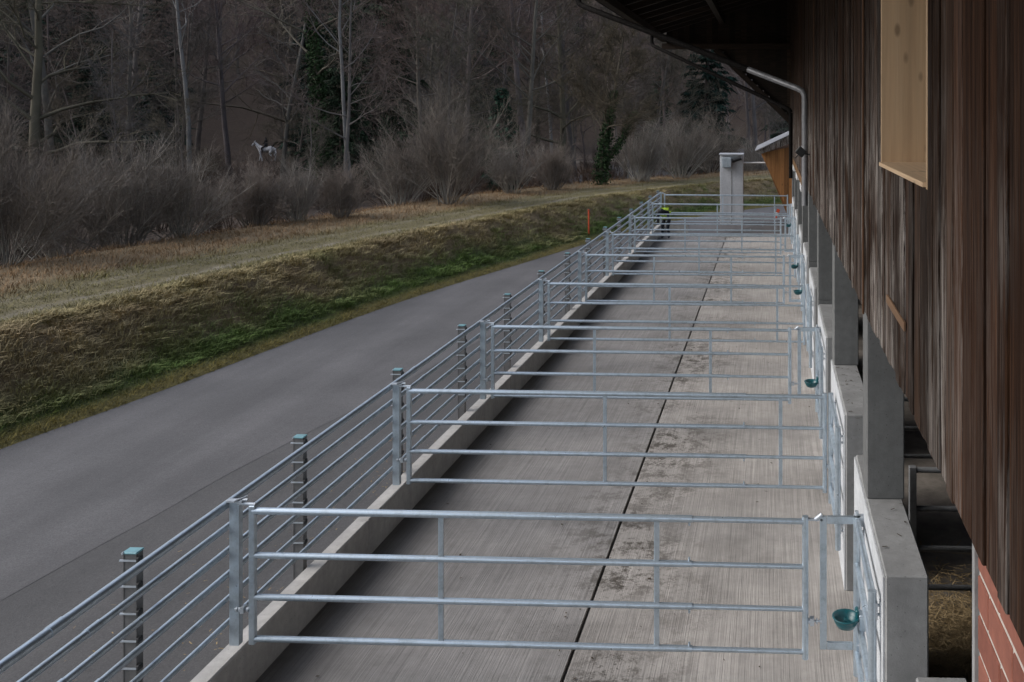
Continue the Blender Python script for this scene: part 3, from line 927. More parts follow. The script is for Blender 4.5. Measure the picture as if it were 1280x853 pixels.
pil = empty("concrete_pillar", (0, 0, 0))
D2 = 37.5
pa_, pb_ = on_y(900, 192, D2), on_y(929, 192, D2)
pil.location = ((pa_.x + pb_.x) / 2, D2, 0)
tag(pil, "tall pale concrete pillar with a motor box standing beyond the far gate", "pillar")
wd = pb_.x - pa_.x; zt_ = pa_.z
MB().box2((-wd / 2, 0, -0.05), (wd / 2, 0.5, zt_ - 0.06), 0.012).build("shaft", "concrete_pillar", pil)
MB().box2((-0.02, -0.006, 0.0), (0.02, -0.001, zt_ - 0.7)).build("groove_strip", "concrete_wall", pil)
MB().box2((-wd / 2 - 0.03, -0.18, zt_ - 0.06), (wd / 2 + 0.02, 0.55, zt_ + 0.0), 0.006).build("cap_plate", "roof_sheet", pil)
MB().box2((-wd / 2 + 0.09, -0.30, zt_ - 0.56), (-0.0, -0.008, zt_ - 0.16), 0.02).build("motor_box", "box_grey", pil)
MB().tube([(0.02, -0.15, zt_ - 0.30), (0.40, -0.15, zt_ - 0.18)], 0.08, 12).build("motor_shaft", "lamp_black", pil)
bz = on_y(940, 204, D2).z
MB().tube([(wd / 2 - 0.01, 0.2, bz), (wd / 2 + 1.7, 0.2, bz)], 0.03, 8).build("stay_bar", "white_paint", pil)

mk0 = on_z(736, 297, 0.0); mk = empty("marker_pole", (mk0.x, mk0.y, 0.0))
zt2 = on_y(735, 262, mk0.y).z
tag(mk, "thin orange snow marker pole on the grass verge beside the road", "marker pole")
MB().tube([(0, 0, -0.05), (0, 0, zt2 - 0.18)], 0.030, 8).build("pole", "orange_paint", mk)
MB().tube([(0, 0, zt2 - 0.178), (0, 0, zt2)], 0.034, 8).build("reflector", "orange_paint", mk)
bd0 = on_z(971, 276, 0.01)
bd = empty("warning_board", (bd0.x, 35.2, 0)); tag(bd, "small slanted red and white warning board at the pen's far right corner", "warning board")
b_p = on_y(971, 268, 35.2); bd.location = (b_p.x, 35.2, 0)
Rm = Matrix.Rotation(R(18), 3, 'Y')
for k, mm in enumerate(("orange_paint", "white_paint", "orange_paint")):
    MB().box((0.05 * (k - 1), 0, b_p.z + 0.13 * (k - 1)), (0.12, 0.02, 0.128), Rm).build("panel", mm, bd)
MB().tube([(0.0, 0.03, 0.0), (0.0, 0.03, b_p.z)], 0.015, 8).build("stake", "galvanised_dull", bd)

# figures grown from joint chains
def skin_figure(name, joints, edges, mat, root, sub=2, parent=None, loc=(0, 0, 0), rotz=0):
    me = bpy.data.meshes.new(name)
    keys = list(joints)
    me.from_pydata([joints[k][0] for k in keys], [(keys.index(a), keys.index(b_)) for a, b_ in edges], [])
    me.materials.append(M[mat])
    o = link(name, me, parent, loc, (0, 0, rotz))
    md = o.modifiers.new("skin", 'SKIN'); md.use_smooth_shade = True
    for i, k in enumerate(keys):
        r = joints[k][1]
        me.skin_vertices[0].data[i].radius = (r, r) if not isinstance(r, tuple) else r
        me.skin_vertices[0].data[i].use_root = (k == root)
    s = o.modifiers.new("sub", 'SUBSURF'); s.levels = s.render_levels = sub
    return o
def chain(s): 
    out = []
    for part in s.split(";"):
        q = part.split()
        out += list(zip(q, q[1:]))
    return out
# crouching worker in the pen's far left corner
wp = on_z(835, 280, 0.0)
worker = empty("person", (wp.x + 0.1, 33.3, 0.0))
worker.location = (on_y(832, 270, 33.2).x, 33.2, 0.0); worker.scale = (0.88, 0.88, 0.92)
tag(worker, "person in yellow hi-vis vest and dark trousers bending down in the pen's far corner", "person")
J = {"hip": ((0.12, 0, 0.78), 0.15), "belly": ((0.0, 0, 0.95), 0.155), "chest": ((-0.18, 0, 1.06), 0.17), "neck": ((-0.30, 0, 1.10), 0.065), "head": ((-0.41, 0, 1.12), 0.10), "crown": ((-0.46, 0, 1.17), 0.08),
     "lhip": ((0.12, 0.10, 0.74), 0.10), "lk": ((-0.08, 0.13, 0.44), 0.07), "la": ((0.05, 0.13, 0.08), 0.05), "lt": ((-0.10, 0.14, 0.045), 0.045),
     "rhip": ((0.12, -0.10, 0.74), 0.10), "rk": ((-0.10, -0.13, 0.45), 0.07), "ra": ((0.10, -0.13, 0.08), 0.05), "rt": ((-0.05, -0.14, 0.045), 0.045),
     "ls": ((-0.22, 0.19, 1.04), 0.075), "le": ((-0.28, 0.24, 0.78), 0.055), "lw": ((-0.36, 0.18, 0.55), 0.04),
     "rs": ((-0.22, -0.19, 1.04), 0.075), "re": ((-0.28, -0.24, 0.78), 0.055), "rw": ((-0.36, -0.18, 0.55), 0.04)}
skin_figure("body", J, chain("hip belly chest neck head crown;hip lhip lk la lt;hip rhip rk ra rt;chest ls le lw;chest rs re rw"), "navy_cloth", "hip", 2, worker, (0, 0, 0), R(75))
JJ = {"a": ((0.02, 0, 0.93), 0.165), "b": ((-0.06, 0, 0.985), 0.172), "c": ((-0.17, 0, 1.055), 0.182), "d": ((-0.24, 0, 1.085), 0.12)}
skin_figure("vest", JJ, chain("a b c d"), "hi_vis", "b", 2, worker, (0, 0, 0), R(75))
# white horse with rider on the forest path
hz0 = 88.0
hp = on_y(333, 203, hz0)
hg = surf(hp.x, hz0)[0]
horse = empty("horse", (hp.x, hz0, hg)); tag(horse, "white horse walking left along the forest path behind the bare shrubs", "horse")
HJ = {"loin": ((0.25, 0, 1.22), (0.27, 0.29)), "rump": ((0.62, 0, 1.26), 0.28), "tailb": ((0.86, 0, 1.22), 0.07), "tail": ((0.95, 0, 0.85), 0.06), "tailt": ((0.95, 0, 0.5), 0.03),
      "barrel": ((-0.15, 0, 1.16), 0.30), "chest": ((-0.55, 0, 1.20), 0.28), "nk1": ((-0.80, 0, 1.45), 0.19), "nk2": ((-1.02, 0, 1.72), 0.135), "poll": ((-1.13, 0, 1.86), 0.105), "face": ((-1.30, 0, 1.68), 0.095), "muz": ((-1.43, 0, 1.50), 0.065)}
for side, sy in (("l", 0.14), ("r", -0.14)):
    st_ = 0.10 if side == "l" else -0.12
    HJ[side + "fs"] = ((-0.56, sy, 0.98), 0.13); HJ[side + "fk"] = ((-0.58 - st_, sy, 0.52), 0.06); HJ[side + "ff"] = ((-0.56 - 2 * st_, sy, 0.14), 0.04); HJ[side + "fh"] = ((-0.60 - 2 * st_, sy, 0.04), 0.055)
    HJ[side + "hs"] = ((0.58, sy, 1.02), 0.16); HJ[side + "hst"] = ((0.50 + st_, sy, 0.78), 0.11); HJ[side + "hk"] = ((0.74 + st_, sy, 0.52), 0.06); HJ[side + "hf"] = ((0.68 + st_, sy, 0.14), 0.04); HJ[side + "hh"] = ((0.64 + st_, sy, 0.04), 0.055)
HE = chain("tailt tail tailb rump loin barrel chest nk1 nk2 poll face muz;chest lfs lfk lff lfh;chest rfs rfk rff rfh;rump lhs lhst lhk lhf lhh;rump rhs rhst rhk rhf rhh")
skin_figure("body", HJ, HE, "horse_coat", "loin", 2, horse)
for sy in (0.05, -0.05):
    MB().tube([(-1.12, sy, 1.93), (-1.11, sy * 1.3, 2.07)], [0.035, 0.006], 6).build("ear", "horse_coat", horse)
MB().box((-0.05, 0, 1.44), (0.5, 0.52, 0.07), None, 0.03).build("saddle", "lamp_black", horse)
rider = empty("person", (hp.x, hz0, hg)); tag(rider, "rider in dark clothing sitting on the white horse in the forest", "person")
RJ = {"hip": ((0.0, 0, 1.58), 0.15), "belly": ((0.0, 0, 1.80), 0.14), "chest": ((-0.03, 0, 2.02), 0.17), "neck": ((-0.04, 0, 2.20), 0.06), "head": ((-0.06, 0, 2.31), 0.10), "crown": ((-0.05, 0, 2.41), 0.085),
      "ls": ((-0.03, 0.19, 2.06), 0.07), "le": ((-0.08, 0.26, 1.82), 0.05), "lw": ((-0.32, 0.12, 1.74), 0.04), "rs": ((-0.03, -0.19, 2.06), 0.07), "re": ((-0.08, -0.26, 1.82), 0.05), "rw": ((-0.32, -0.12, 1.74), 0.04),
      "lh": ((-0.05, 0.17, 1.53), 0.11), "lk": ((-0.32, 0.34, 1.30), 0.08), "la": ((-0.12, 0.36, 0.90), 0.05), "lt": ((-0.27, 0.37, 0.86), 0.04), "rh": ((-0.05, -0.17, 1.53), 0.11), "rk": ((-0.32, -0.34, 1.30), 0.08), "ra": ((-0.12, -0.36, 0.90), 0.05), "rt": ((-0.27, -0.37, 0.86), 0.04)}
skin_figure("body", RJ, chain("hip belly chest neck head crown;chest ls le lw;chest rs re rw;hip lh lk la lt;hip rh rk ra rt"), "navy_cloth", "hip", 2, rider)

# ------------------------------------------------------------------ plants
def unit(v): return v / (np.linalg.norm(v, axis=-1, keepdims=True) + 1e-9)
class Plant:
    def __init__(s, seed):
        s.r = np.random.default_rng(seed); s.v = []; s.f = []; s.c = []; s.n = 0
    def tube(s, pts, rad, col, n=4):
        pts = np.asarray(pts, float); rad = np.asarray(rad, float)
        d = unit(np.gradient(pts, axis=0))
        a = np.where(np.abs(d[:, 2:3]) < 0.9, np.array([[0, 0, 1.0]]), np.array([[1.0, 0, 0]]))
        x = unit(np.cross(d, a)); y_ = np.cross(d, x)
        th = np.arange(n) * 2 * np.pi / n
        ring = pts[:, None, :] + rad[:, None, None] * (np.cos(th)[None, :, None] * x[:, None, :] + np.sin(th)[None, :, None] * y_[:, None, :])
        k = len(pts)
        i = np.arange(k * n).reshape(k, n) + s.n
        q0, q1, q2, q3 = i[:-1], np.roll(i, -1, 1)[:-1], np.roll(i, -1, 1)[1:], i[1:]
        s.f.append(np.stack([q0, q1, q2], -1).reshape(-1, 3)); s.f.append(np.stack([q0, q2, q3], -1).reshape(-1, 3))
        s.v.append(ring.reshape(-1, 3)); s.c.append(np.tile(col, (k * n, 1))); s.n += k * n
    def tris(s, a, b_, w, col):
        """thin triangles from base a to tip b_, base width w"""
        d = unit(b_ - a)
        side = unit(np.cross(d, s.r.normal(size=d.shape))) * np.asarray(w).reshape(-1, 1) * 0.5
        m_ = len(a)
        vv_ = np.stack([a - side, a + side, b_], 1).reshape(-1, 3)
        s.f.append(np.arange(3 * m_).reshape(m_, 3) + s.n)
        s.v.append(vv_); s.c.append(np.repeat(np.broadcast_to(col, (m_, 3)), 3, 0)); s.n += 3 * m_
    def leaves(s, cen, size, col, drop=0.0):
        m_ = len(cen)
        d = unit(s.r.normal(size=(m_, 3)) + np.array([0, 0, -drop]))
        q = unit(np.cross(d, s.r.normal(size=(m_, 3))))
        sz = np.asarray(size).reshape(-1, 1) * s.r.uniform(0.6, 1.3, (m_, 1))
        vv_ = np.stack([cen - q * sz * 0.4, cen + q * sz * 0.4, cen + d * sz], 1).reshape(-1, 3)
        s.f.append(np.arange(3 * m_).reshape(m_, 3) + s.n)
        s.v.append(vv_); s.c.append(np.repeat(np.broadcast_to(col, (m_, 3)) * s.r.uniform(0.6, 1.4, (m_, 1)), 3, 0)); s.n += 3 * m_
    def arrays(s):
        return np.concatenate(s.v), np.concatenate(s.f), np.concatenate(s.c)
def branch(p, start, dirn, length, r0, k, bend, up, col, n=4):
    """wandering limb; returns its points and radii"""
    pts = [start]; d = dirn / np.linalg.norm(dirn)
    for i in range(k):
        d = d + p.r.normal(size=3) * bend + np.array([0, 0, up])
        d /= np.linalg.norm(d)
        pts.append(pts[-1] + d * length / k)
    pts = np.array(pts); rad = r0 * np.linspace(1, 0.25, k + 1)
    p.tube(pts, rad, col, n)
    return pts, rad
def at(pts, t):
    x = t * (len(pts) - 1); i = min(int(x), len(pts) - 2); f = x - i
    return pts[i] * (1 - f) + pts[i + 1] * f, pts[i + 1] - pts[i]
def twigs(p, pts, m_, length, w, up, col, spread=0.8, two=True, t0=0.15):
    t = p.r.uniform(t0, 1, m_); x = t * (len(pts) - 1); i = np.minimum(x.astype(int), len(pts) - 2); f = (x - i)[:, None]
    a = pts[i] * (1 - f) + pts[i + 1] * f
    d0 = unit(pts[i + 1] - pts[i])
    d = unit(d0 + p.r.normal(size=(m_, 3)) * spread + np.array([0, 0, up]))
    ln = (length * p.r.uniform(0.4, 1.2, m_))[:, None]
    b_ = a + d * ln
    cc = np.asarray(col) * p.r.uniform(0.7, 1.3, (m_, 1))
    p.tris(a, b_, np.full(m_, w), cc)
    if two:
        for _ in range(3):
            q = p.r.uniform(0.25, 0.9, (m_, 1))
            a2 = a * (1 - q) + b_ * q
            d2 = unit(d + p.r.normal(size=(m_, 3)) * spread * 0.9 + np.array([0, 0, up]))
            p.tris(a2, a2 + d2 * ln * 0.6, np.full(m_, w * 0.7), cc)
def bare_tree(seed, h=18.0, r0=0.20, bark=(0.11, 0.098, 0.09), twig=(0.10, 0.072, 0.062), crown0=0.3, wide=0.32, nb=20, tw=19, up=0.06, w=0.022, ivy=0, l2=6, fork=False):
    p = Plant(seed)
    bark = np.array(bark); twig = np.array(twig)
    pts, rad = branch(p, np.array([0, 0, -0.3]), np.array([p.r.normal() * 0.04, p.r.normal() * 0.04, 1.0]), h, r0, 9, 0.05, 0.05, bark, 6)
    for k in range(nb):
        t = crown0 + (0.97 - crown0) * (k + p.r.uniform(0, 1)) / nb
        s0, d0 = at(pts, t)
        az = p.r.uniform(0, 2 * np.pi)
        dirn = np.array([math.cos(az), math.sin(az), p.r.uniform(0.35, 1.1)])
        ln = h * wide * (1.15 - 0.75 * (t - crown0) / (1 - crown0)) * p.r.uniform(0.7, 1.2)
        b1, _ = branch(p, s0, dirn, ln, r0 * 0.42 * (1.15 - t), 5, 0.16, up, bark, 4)
        twigs(p, b1, tw // 2, ln * 0.28, w, 0.15, twig)
        for q in range(l2):
            s1, e1_ = at(b1, p.r.uniform(0.25, 0.98))
            dd = unit(e1_) + p.r.normal(size=3) * 0.6 + np.array([0, 0, 0.25])
            b2, _ = branch(p, s1, dd, ln * p.r.uniform(0.3, 0.55), r0 * 0.13, 3, 0.2, up, (bark + twig) / 2, 3)
            twigs(p, b2, tw, ln * 0.24, w, 0.12, twig)
    if ivy:
        m_ = ivy
        t = p.r.uniform(0, 0.62, m_) ** 0.9
        x = t * (len(pts) - 1); i = np.minimum(x.astype(int), len(pts) - 2); f = (x - i)[:, None]
        cen = pts[i] * (1 - f) + pts[i + 1] * f
        cen = cen + unit(p.r.normal(size=(m_, 3)) * np.array([1, 1, 0.3])) * (0.22 + 0.4 * p.r.random((m_, 1)) ** 2) * (1.15 - t)[:, None]
        p.leaves(cen, np.full(m_, 0.16), np.array([0.022, 0.042, 0.016]), 0.6)
        if fork:
            s0, d0 = at(pts, 0.16)
            b1, _ = branch(p, s0, np.array([0.75, 0.1, 1.0]), h * 0.55, r0 * 0.55, 7, 0.10, 0.05, bark, 5)
            for q in range(14):
                s1, e1_ = at(b1, p.r.uniform(0.4, 0.98))
                b2, _ = branch(p, s1, unit(e1_) + p.r.normal(size=3) * 0.7, h * p.r.uniform(0.12, 0.24), r0 * 0.13, 3, 0.2, up, bark, 3)
                twigs(p, b2, tw, h * 0.09, w, 0.12, twig)
            m_ = ivy // 3
            t = p.r.uniform(0, 0.75, m_); x = t * (len(b1) - 1); i = np.minimum(x.astype(int), len(b1) - 2); f = (x - i)[:, None]
            cen = b1[i] * (1 - f) + b1[i + 1] * f + unit(p.r.normal(size=(m_, 3)) * np.array([1, 1, 0.3])) * (0.12 + 0.3 * p.r.random((m_, 1)) ** 2)
            p.leaves(cen, np.full(m_, 0.15), np.array([0.022, 0.042, 0.016]), 0.6)
    return p.arrays()
def conifer(seed, h=20.0, r=3.0, col=(0.020, 0.036, 0.020), dens=1.0, base=0.05):
    p = Plant(seed)
    pts, rad = branch(p, np.array([0, 0, -0.3]), np.array([0, 0, 1.0]), h, 0.22, 8, 0.01, 0.05, np.array([0.05, 0.04, 0.035]), 6)
    col = np.array(col)
    nw = int(38 * dens)
    for k in range(nw):
        t = base + (0.98 - base) * k / nw
        zc = t * h
        rr = r * (1.02 - t) ** 0.8 * p.r.uniform(0.75, 1.15)
        for q in range(9):
            az = p.r.uniform(0, 2 * np.pi)
            ln = rr * p.r.uniform(0.6, 1.15) + 0.15
            d = np.array([math.cos(az), math.sin(az), p.r.uniform(-0.35, 0.1)])
            s0 = np.array([pts[min(8, int(t * 8)), 0], pts[min(8, int(t * 8)), 1], zc])
            bp = np.array([s0, s0 + d * ln * 0.5, s0 + d * ln + np.array([0, 0, 0.10 * ln])])
            p.tube(bp, [0.035, 0.02, 0.005], np.array([0.04, 0.032, 0.026]), 3)
            m_ = int(10 + 18 * ln / max(r, 0.1))
            tt = p.r.uniform(0.1, 1, m_)[:, None]
            a = bp[0] * (1 - tt) + bp[2] * tt
            side = np.array([-math.sin(az), math.cos(az), 0.0])
            dd = unit(d * 0.8 + side * p.r.normal(size=(m_, 1)) * 1.0 + np.array([0, 0, -0.55]) + p.r.normal(size=(m_, 3)) * 0.25)
            p.tris(a, a + dd * ln * 0.30 * p.r.uniform(0.5, 1.3, (m_, 1)), np.full(m_, 0.22), col * p.r.uniform(0.6, 1.4, (m_, 1)))
    return p.arrays()
def shrub(seed, h=3.0, spread=1.2, stems=36, tw=26, bark=(0.26, 0.245, 0.215), twig=(0.165, 0.142, 0.122), w=0.010, l2=5):
    p = Plant(seed)
    bark = np.array(bark); twig = np.array(twig)
    for k in range(stems):
        az = p.r.uniform(0, 2 * np.pi); lean = abs(p.r.normal()) * 0.42 * spread
        s0 = np.array([math.cos(az), math.sin(az), 0]) * p.r.uniform(0, 0.28) * spread + np.array([0, 0, -0.1])
        ln = h * p.r.uniform(0.6, 1.08)
        b1, _ = branch(p, s0, np.array([math.cos(az) * lean, math.sin(az) * lean, 1.0]), ln, 0.024, 6, 0.10, 0.02, bark * p.r.uniform(0.7, 1.2), 3)
        twigs(p, b1, tw, h * 0.22, w, 0.35, twig, 0.55, True, 0.22)
        for q in range(l2):
            s1, e1_ = at(b1, p.r.uniform(0.25, 0.9))
            b2, _ = branch(p, s1, unit(e1_) + p.r.normal(size=3) * 0.4, ln * p.r.uniform(0.2, 0.4), 0.008, 3, 0.15, 0.05, bark, 3)
            twigs(p, b2, tw // 2, h * 0.16, w * 0.9, 0.3, twig, 0.55)
    return p.arrays()
PROTO = {}
def proto(key, arr):
    PROTO[key] = (arr, np_mesh(key, arr[0], arr[1], "plant", arr[2]))
RB = (0.108, 0.080, 0.070); GB = (0.092, 0.085, 0.080); OB = (0.085, 0.076, 0.058)
proto("bare_a", bare_tree(11, 19, 0.20, twig=RB))
proto("bare_b", bare_tree(12, 17, 0.16, twig=GB, crown0=0.22, wide=0.28))
proto("bare_c", bare_tree(13, 21, 0.24, twig=RB, crown0=0.35, wide=0.30, nb=22))
proto("bare_d", bare_tree(14, 12, 0.12, twig=OB, crown0=0.12, wide=0.36, nb=18))
proto("oak", bare_tree(15, 17, 0.32, bark=(0.075, 0.068, 0.05), twig=(0.085, 0.075, 0.052), crown0=0.2, wide=0.42, nb=18, up=0.0, tw=18))
proto("birch", bare_tree(16, 18, 0.13, bark=(0.15, 0.147, 0.145), twig=(0.10, 0.075, 0.07), crown0=0.4, wide=0.22, nb=14, tw=10))
proto("ash", bare_tree(17, 22, 0.21, bark=(0.105, 0.10, 0.092), twig=(0.17, 0.145, 0.125), crown0=0.22, wide=0.26, nb=18, tw=6, l2=4))
proto("ivy_tree", bare_tree(18, 10, 0.22, bark=(0.07, 0.06, 0.045), twig=(0.060, 0.048, 0.032), crown0=0.34, wide=0.36, nb=22, tw=30, up=0.02, w=0.02, ivy=3000, fork=True))
proto("ivy_ash", bare_tree(19, 22, 0.24, bark=(0.10, 0.09, 0.07), twig=(0.12, 0.105, 0.085), crown0=0.3, wide=0.25, nb=16, tw=8, ivy=7000))
proto("spruce_a", conifer(21, 22, 3.2))
proto("spruce_b", conifer(22, 17, 2.4, (0.016, 0.034, 0.024)))
proto("small_spruce", conifer(23, 7.0, 1.25, (0.014, 0.036, 0.022), 0.9))
proto("shrub_a", shrub(31, 3.6, 1.5, 42))
proto("shrub_b", shrub(32, 2.8, 1.3, 44, 26, (0.28, 0.262, 0.23), (0.18, 0.158, 0.138)))
proto("shrub_c", shrub(33, 2.2, 1.2, 44, 30, (0.20, 0.18, 0.155), (0.185, 0.152, 0.128), 0.009))
proto("shrub_d", shrub(34, 4.6, 1.5, 30, 46, (0.20, 0.185, 0.16), (0.14, 0.118, 0.10), 0.011, 7))
proto("under_a", shrub(36, 2.4, 1.4, 20, 14, (0.11, 0.09, 0.08), (0.11, 0.085, 0.072), 0.014, 2))
proto("under_b", shrub(37, 1.6, 1.9, 22, 12, (0.10, 0.075, 0.06), (0.115, 0.08, 0.06), 0.014, 2))
proto("bramble", shrub(35, 1.1, 2.4, 26, 14, (0.09, 0.065, 0.05), (0.115, 0.078, 0.055), 0.012, 2))

def place(key, name, px, py_base, dist, label, cat, scale=1.0, rot=None, group=None, sz=1.0):
    """stand a plant on the terrain, on the photo column px, dist metres ahead"""
    q = on_y(px, 200, dist)
    z, s = surf(q.x, dist)
    o = link(name, PROTO[key][1], None, (q.x, dist, z - 0.03), (0, 0, rot if rot is not None else random.uniform(0, 6.28)))
    o.scale = (scale, scale, scale * sz)
    tag(o, label, cat, group)
    return o
G1, G2 = "bare shrubs along the track", "trees standing at the edge of the wood"
T = place
# shrubs in front
T("shrub_d", "bare_shrub", 8, 0, 20.6, "dense dark bare shrub cut by the photo's left edge", "shrub", 0.72, group=G1)
T("shrub_a", "bare_shrub", 75, 0, 23.4, "tall grey bare shrub second from the left edge", "shrub", 0.80, group=G1)
T("shrub_b", "bare_shrub", 150, 0, 24.6, "pale grey bare shrub, widest of the left-hand thicket", "shrub", 1.05, group=G1)
T("shrub_a", "bare_shrub", 226, 0, 25.6, "bare shrub with pale leaning stems beside the dark hollow in the thicket", "shrub", 0.72, group=G1)
T("shrub_c", "bare_shrub", 318, 0, 28.0, "rounded light brown bare shrub just below the white horse", "shrub", 0.82, group=G1)
T("shrub_b", "bare_shrub", 372, 0, 28.8, "rounded bare shrub right of the one below the horse", "shrub", 0.62, group=G1)
T("shrub_c", "bare_shrub", 425, 0, 30.0, "low bare shrub at the right end of the left thicket", "shrub", 0.75, group=G1)
T("shrub_d", "bare_shrub", 560, 0, 34.5, "large fan-shaped grey bare shrub in the middle of the wood's edge", "shrub", 0.85, group=G1)
T("shrub_a", "bare_shrub", 500, 0, 35.5, "bare shrub left of the large fan-shaped one", "shrub", 0.8, group=G1)
T("shrub_b", "bare_shrub", 640, 0, 39.5, "thin bare shrub above the pale strip of water", "shrub", 0.8, group=G1)
T("shrub_c", "bare_shrub", 690, 0, 41.0, "small bare shrub left of the ivy-covered tree", "shrub", 0.9, group=G1)
T("shrub_b", "bare_shrub", 800, 0, 46.0, "bare shrub right of the ivy-covered tree", "shrub", 1.0, group=G1)
T("shrub_a", "bare_shrub", 850, 0, 49.0, "bare shrub halfway between the ivy-covered tree and the pillar", "shrub", 0.9, group=G1)
T("shrub_d", "bare_shrub", 888, 0, 53.0, "bare shrub left of the concrete pillar", "shrub", 0.7, group=G1)
T("shrub_b", "bare_shrub", 945, 0, 57.0, "bare shrub between the concrete pillar and the orange shed", "shrub", 0.9, group=G1)
# single trees one can pick out
T("ivy_tree", "ivy_tree", 752, 0, 44.0, "ivy-clad tree with bare spreading crown above the far track", "tree", 0.74, rot=0.2)
T("ash", "pole_tree", 68, 0, 47.0, "straight pale grey trunk rising at the far left", "tree", 1.0, group=G2)
T("birch", "birch_tree", 236, 0, 52.0, "white-barked birch trunk above the left thicket", "tree", 1.15, group=G2)
T("ivy_ash", "ivy_tree", 402, 0, 50.0, "tall ivy-green trunk right of the white horse", "tree", 1.0, group=G2)
T("birch", "birch_tree", 440, 0, 47.0, "slim pale trunk with drooping limbs beside the tall ivy-green trunk", "tree", 0.95, rot=2.0, group=G2)
T("ash", "pole_tree", 352, 0, 58.0, "slim pale leaning trunk just right of the white horse", "tree", 0.75, group=G2)
T("spruce_a", "spruce_tree", 470, 0, 60.0, "tall dark spruce behind the slim pale trunk", "spruce", 1.1, group=G2)
T("small_spruce", "spruce_tree", 628, 0, 44.0, "small dark green spruce right of the fan-shaped shrub", "spruce", 0.85)
T("oak", "oak_tree", 45, 0, 42.0, "gnarled tree with olive mossy limbs at the far left", "tree", 0.85, group=G2)
T("spruce_b", "spruce_tree", 12, 0, 62.0, "dark green conifer at the photo's left edge", "spruce", 1.0, group=G2)
T("bare_d", "bare_tree", 560, 0, 50.0, "reddish bare tree rising behind the fan-shaped shrub", "tree", 0.95, group=G2)
T("spruce_a", "spruce_tree", 600, 0, 105.0, "dark spruce highest at the top centre of the wood", "spruce", 1.25, group=G2)
T("oak", "oak_tree", 700, 0, 62.0, "broad bare tree left behind the ivy-covered tree", "tree", 0.85, group=G2)
T("birch", "birch_tree", 690, 0, 85.0, "pale trunk high on the slope above the orange marker pole", "tree", 1.2, rot=1.0, group=G2)
T("spruce_b", "spruce_tree", 866, 0, 75.0, "green conifer below the downpipe left of the pillar", "spruce", 0.55, group=G2)
T("bare_d", "bare_tree", 812, 0, 64.0, "reddish-brown bare tree right behind the ivy-covered tree", "tree", 1.0, rot=1.1, group=G2)
# the rest of the wood reads as one mass
def merge_many(items):
    V, Fc, C = [], [], []; off = 0
    for key, x, y_, z, sc, a, tint in items:
        v, f, c = PROTO[key][0]
        ca, sa = math.cos(a), math.sin(a)
        w_ = np.empty_like(v); w_[:, 0] = (v[:, 0] * ca - v[:, 1] * sa) * sc + x; w_[:, 1] = (v[:, 0] * sa + v[:, 1] * ca) * sc + y_; w_[:, 2] = v[:, 2] * sc + z
        V.append(w_.astype(np.float32)); Fc.append(f + off); C.append((c * tint).astype(np.float32)); off += len(v)
    return np.concatenate(V), np.concatenate(Fc), np.concatenate(C)
items = []
tri = 0
rows = [(44, 17, 0.55), (54, 17, 0.8), (64, 18, 0.95), (76, 20, 1.0), (90, 21, 1.0), (106, 21, 1.05), (124, 21, 1.1), (146, 20, 1.15)]
for D_, n_, sc_ in rows:
    for k in range(n_):
        px = -130 + (1160) * (k + random.uniform(0.1, 0.9)) / n_
        d_ = D_ * random.uniform(0.94, 1.07)
        q = on_y(px, 100, d_)
        z, s = surf(q.x, d_)
        if s < 15.5: continue
        if abs(s - 46) < 2.2 and 250 < px < 420: continue
        if 296 < px < 358 and d_ < 86: continue
        key = random.choices(["bare_a", "bare_b", "bare_c", "bare_d", "oak", "birch", "spruce_a", "spruce_b"], [24, 22, 18, 16, 5, 5, 8 if D_ > 58 else 0, 6 if D_ > 58 else 0])[0]
        if key in ("birch", "oak") and D_ < 70: key = "bare_b"
        if (380 < px < 520 or 585 < px < 650) and D_ > 50 and random.random() < 0.55: key = "spruce_a"
        if px < 130 and D_ > 50 and random.random() < 0.5: key = "spruce_b"
        tint = np.array([random.uniform(0.75, 1.2)] * 3) * np.array([random.uniform(0.95, 1.1), 1.0, random.uniform(0.92, 1.12)])
        items.append((key, q.x, d_, z, sc_ * random.uniform(0.75, 1.15), random.uniform(0, 6.28), tint))
v, f, c = merge_many(items)
wd_ = link("forest", np_mesh("forest", v, f, "plant", c)); wd_["kind"] = "stuff"
tag(wd_, "bare grey-brown wood with scattered conifers covering the hillside", "forest")
# undergrowth below the wood
items = []
for k in range(210):
    px = random.uniform(-60, 960); d_ = random.uniform(26, 75)
    q = on_y(px, 100, d_); z, s = surf(q.x, d_)
    if s < 7.6 or (11.3 < s < 15.6): continue
    if 280 < px < 380 and s > 40: continue
    items.append((random.choice(["bramble", "under_b", "under_a"]), q.x, d_, z, random.uniform(0.7, 1.4), random.uniform(0, 6.28), np.array([0.85, 0.8, 0.78]) * random.uniform(0.6, 1.0)))
v, f, c = merge_many(items)
ug = link("undergrowth", np_mesh("undergrowth", v, f, "plant", c)); ug["kind"] = "stuff"
tag(ug, "tangled brown undergrowth at the foot of the wood", "undergrowth")

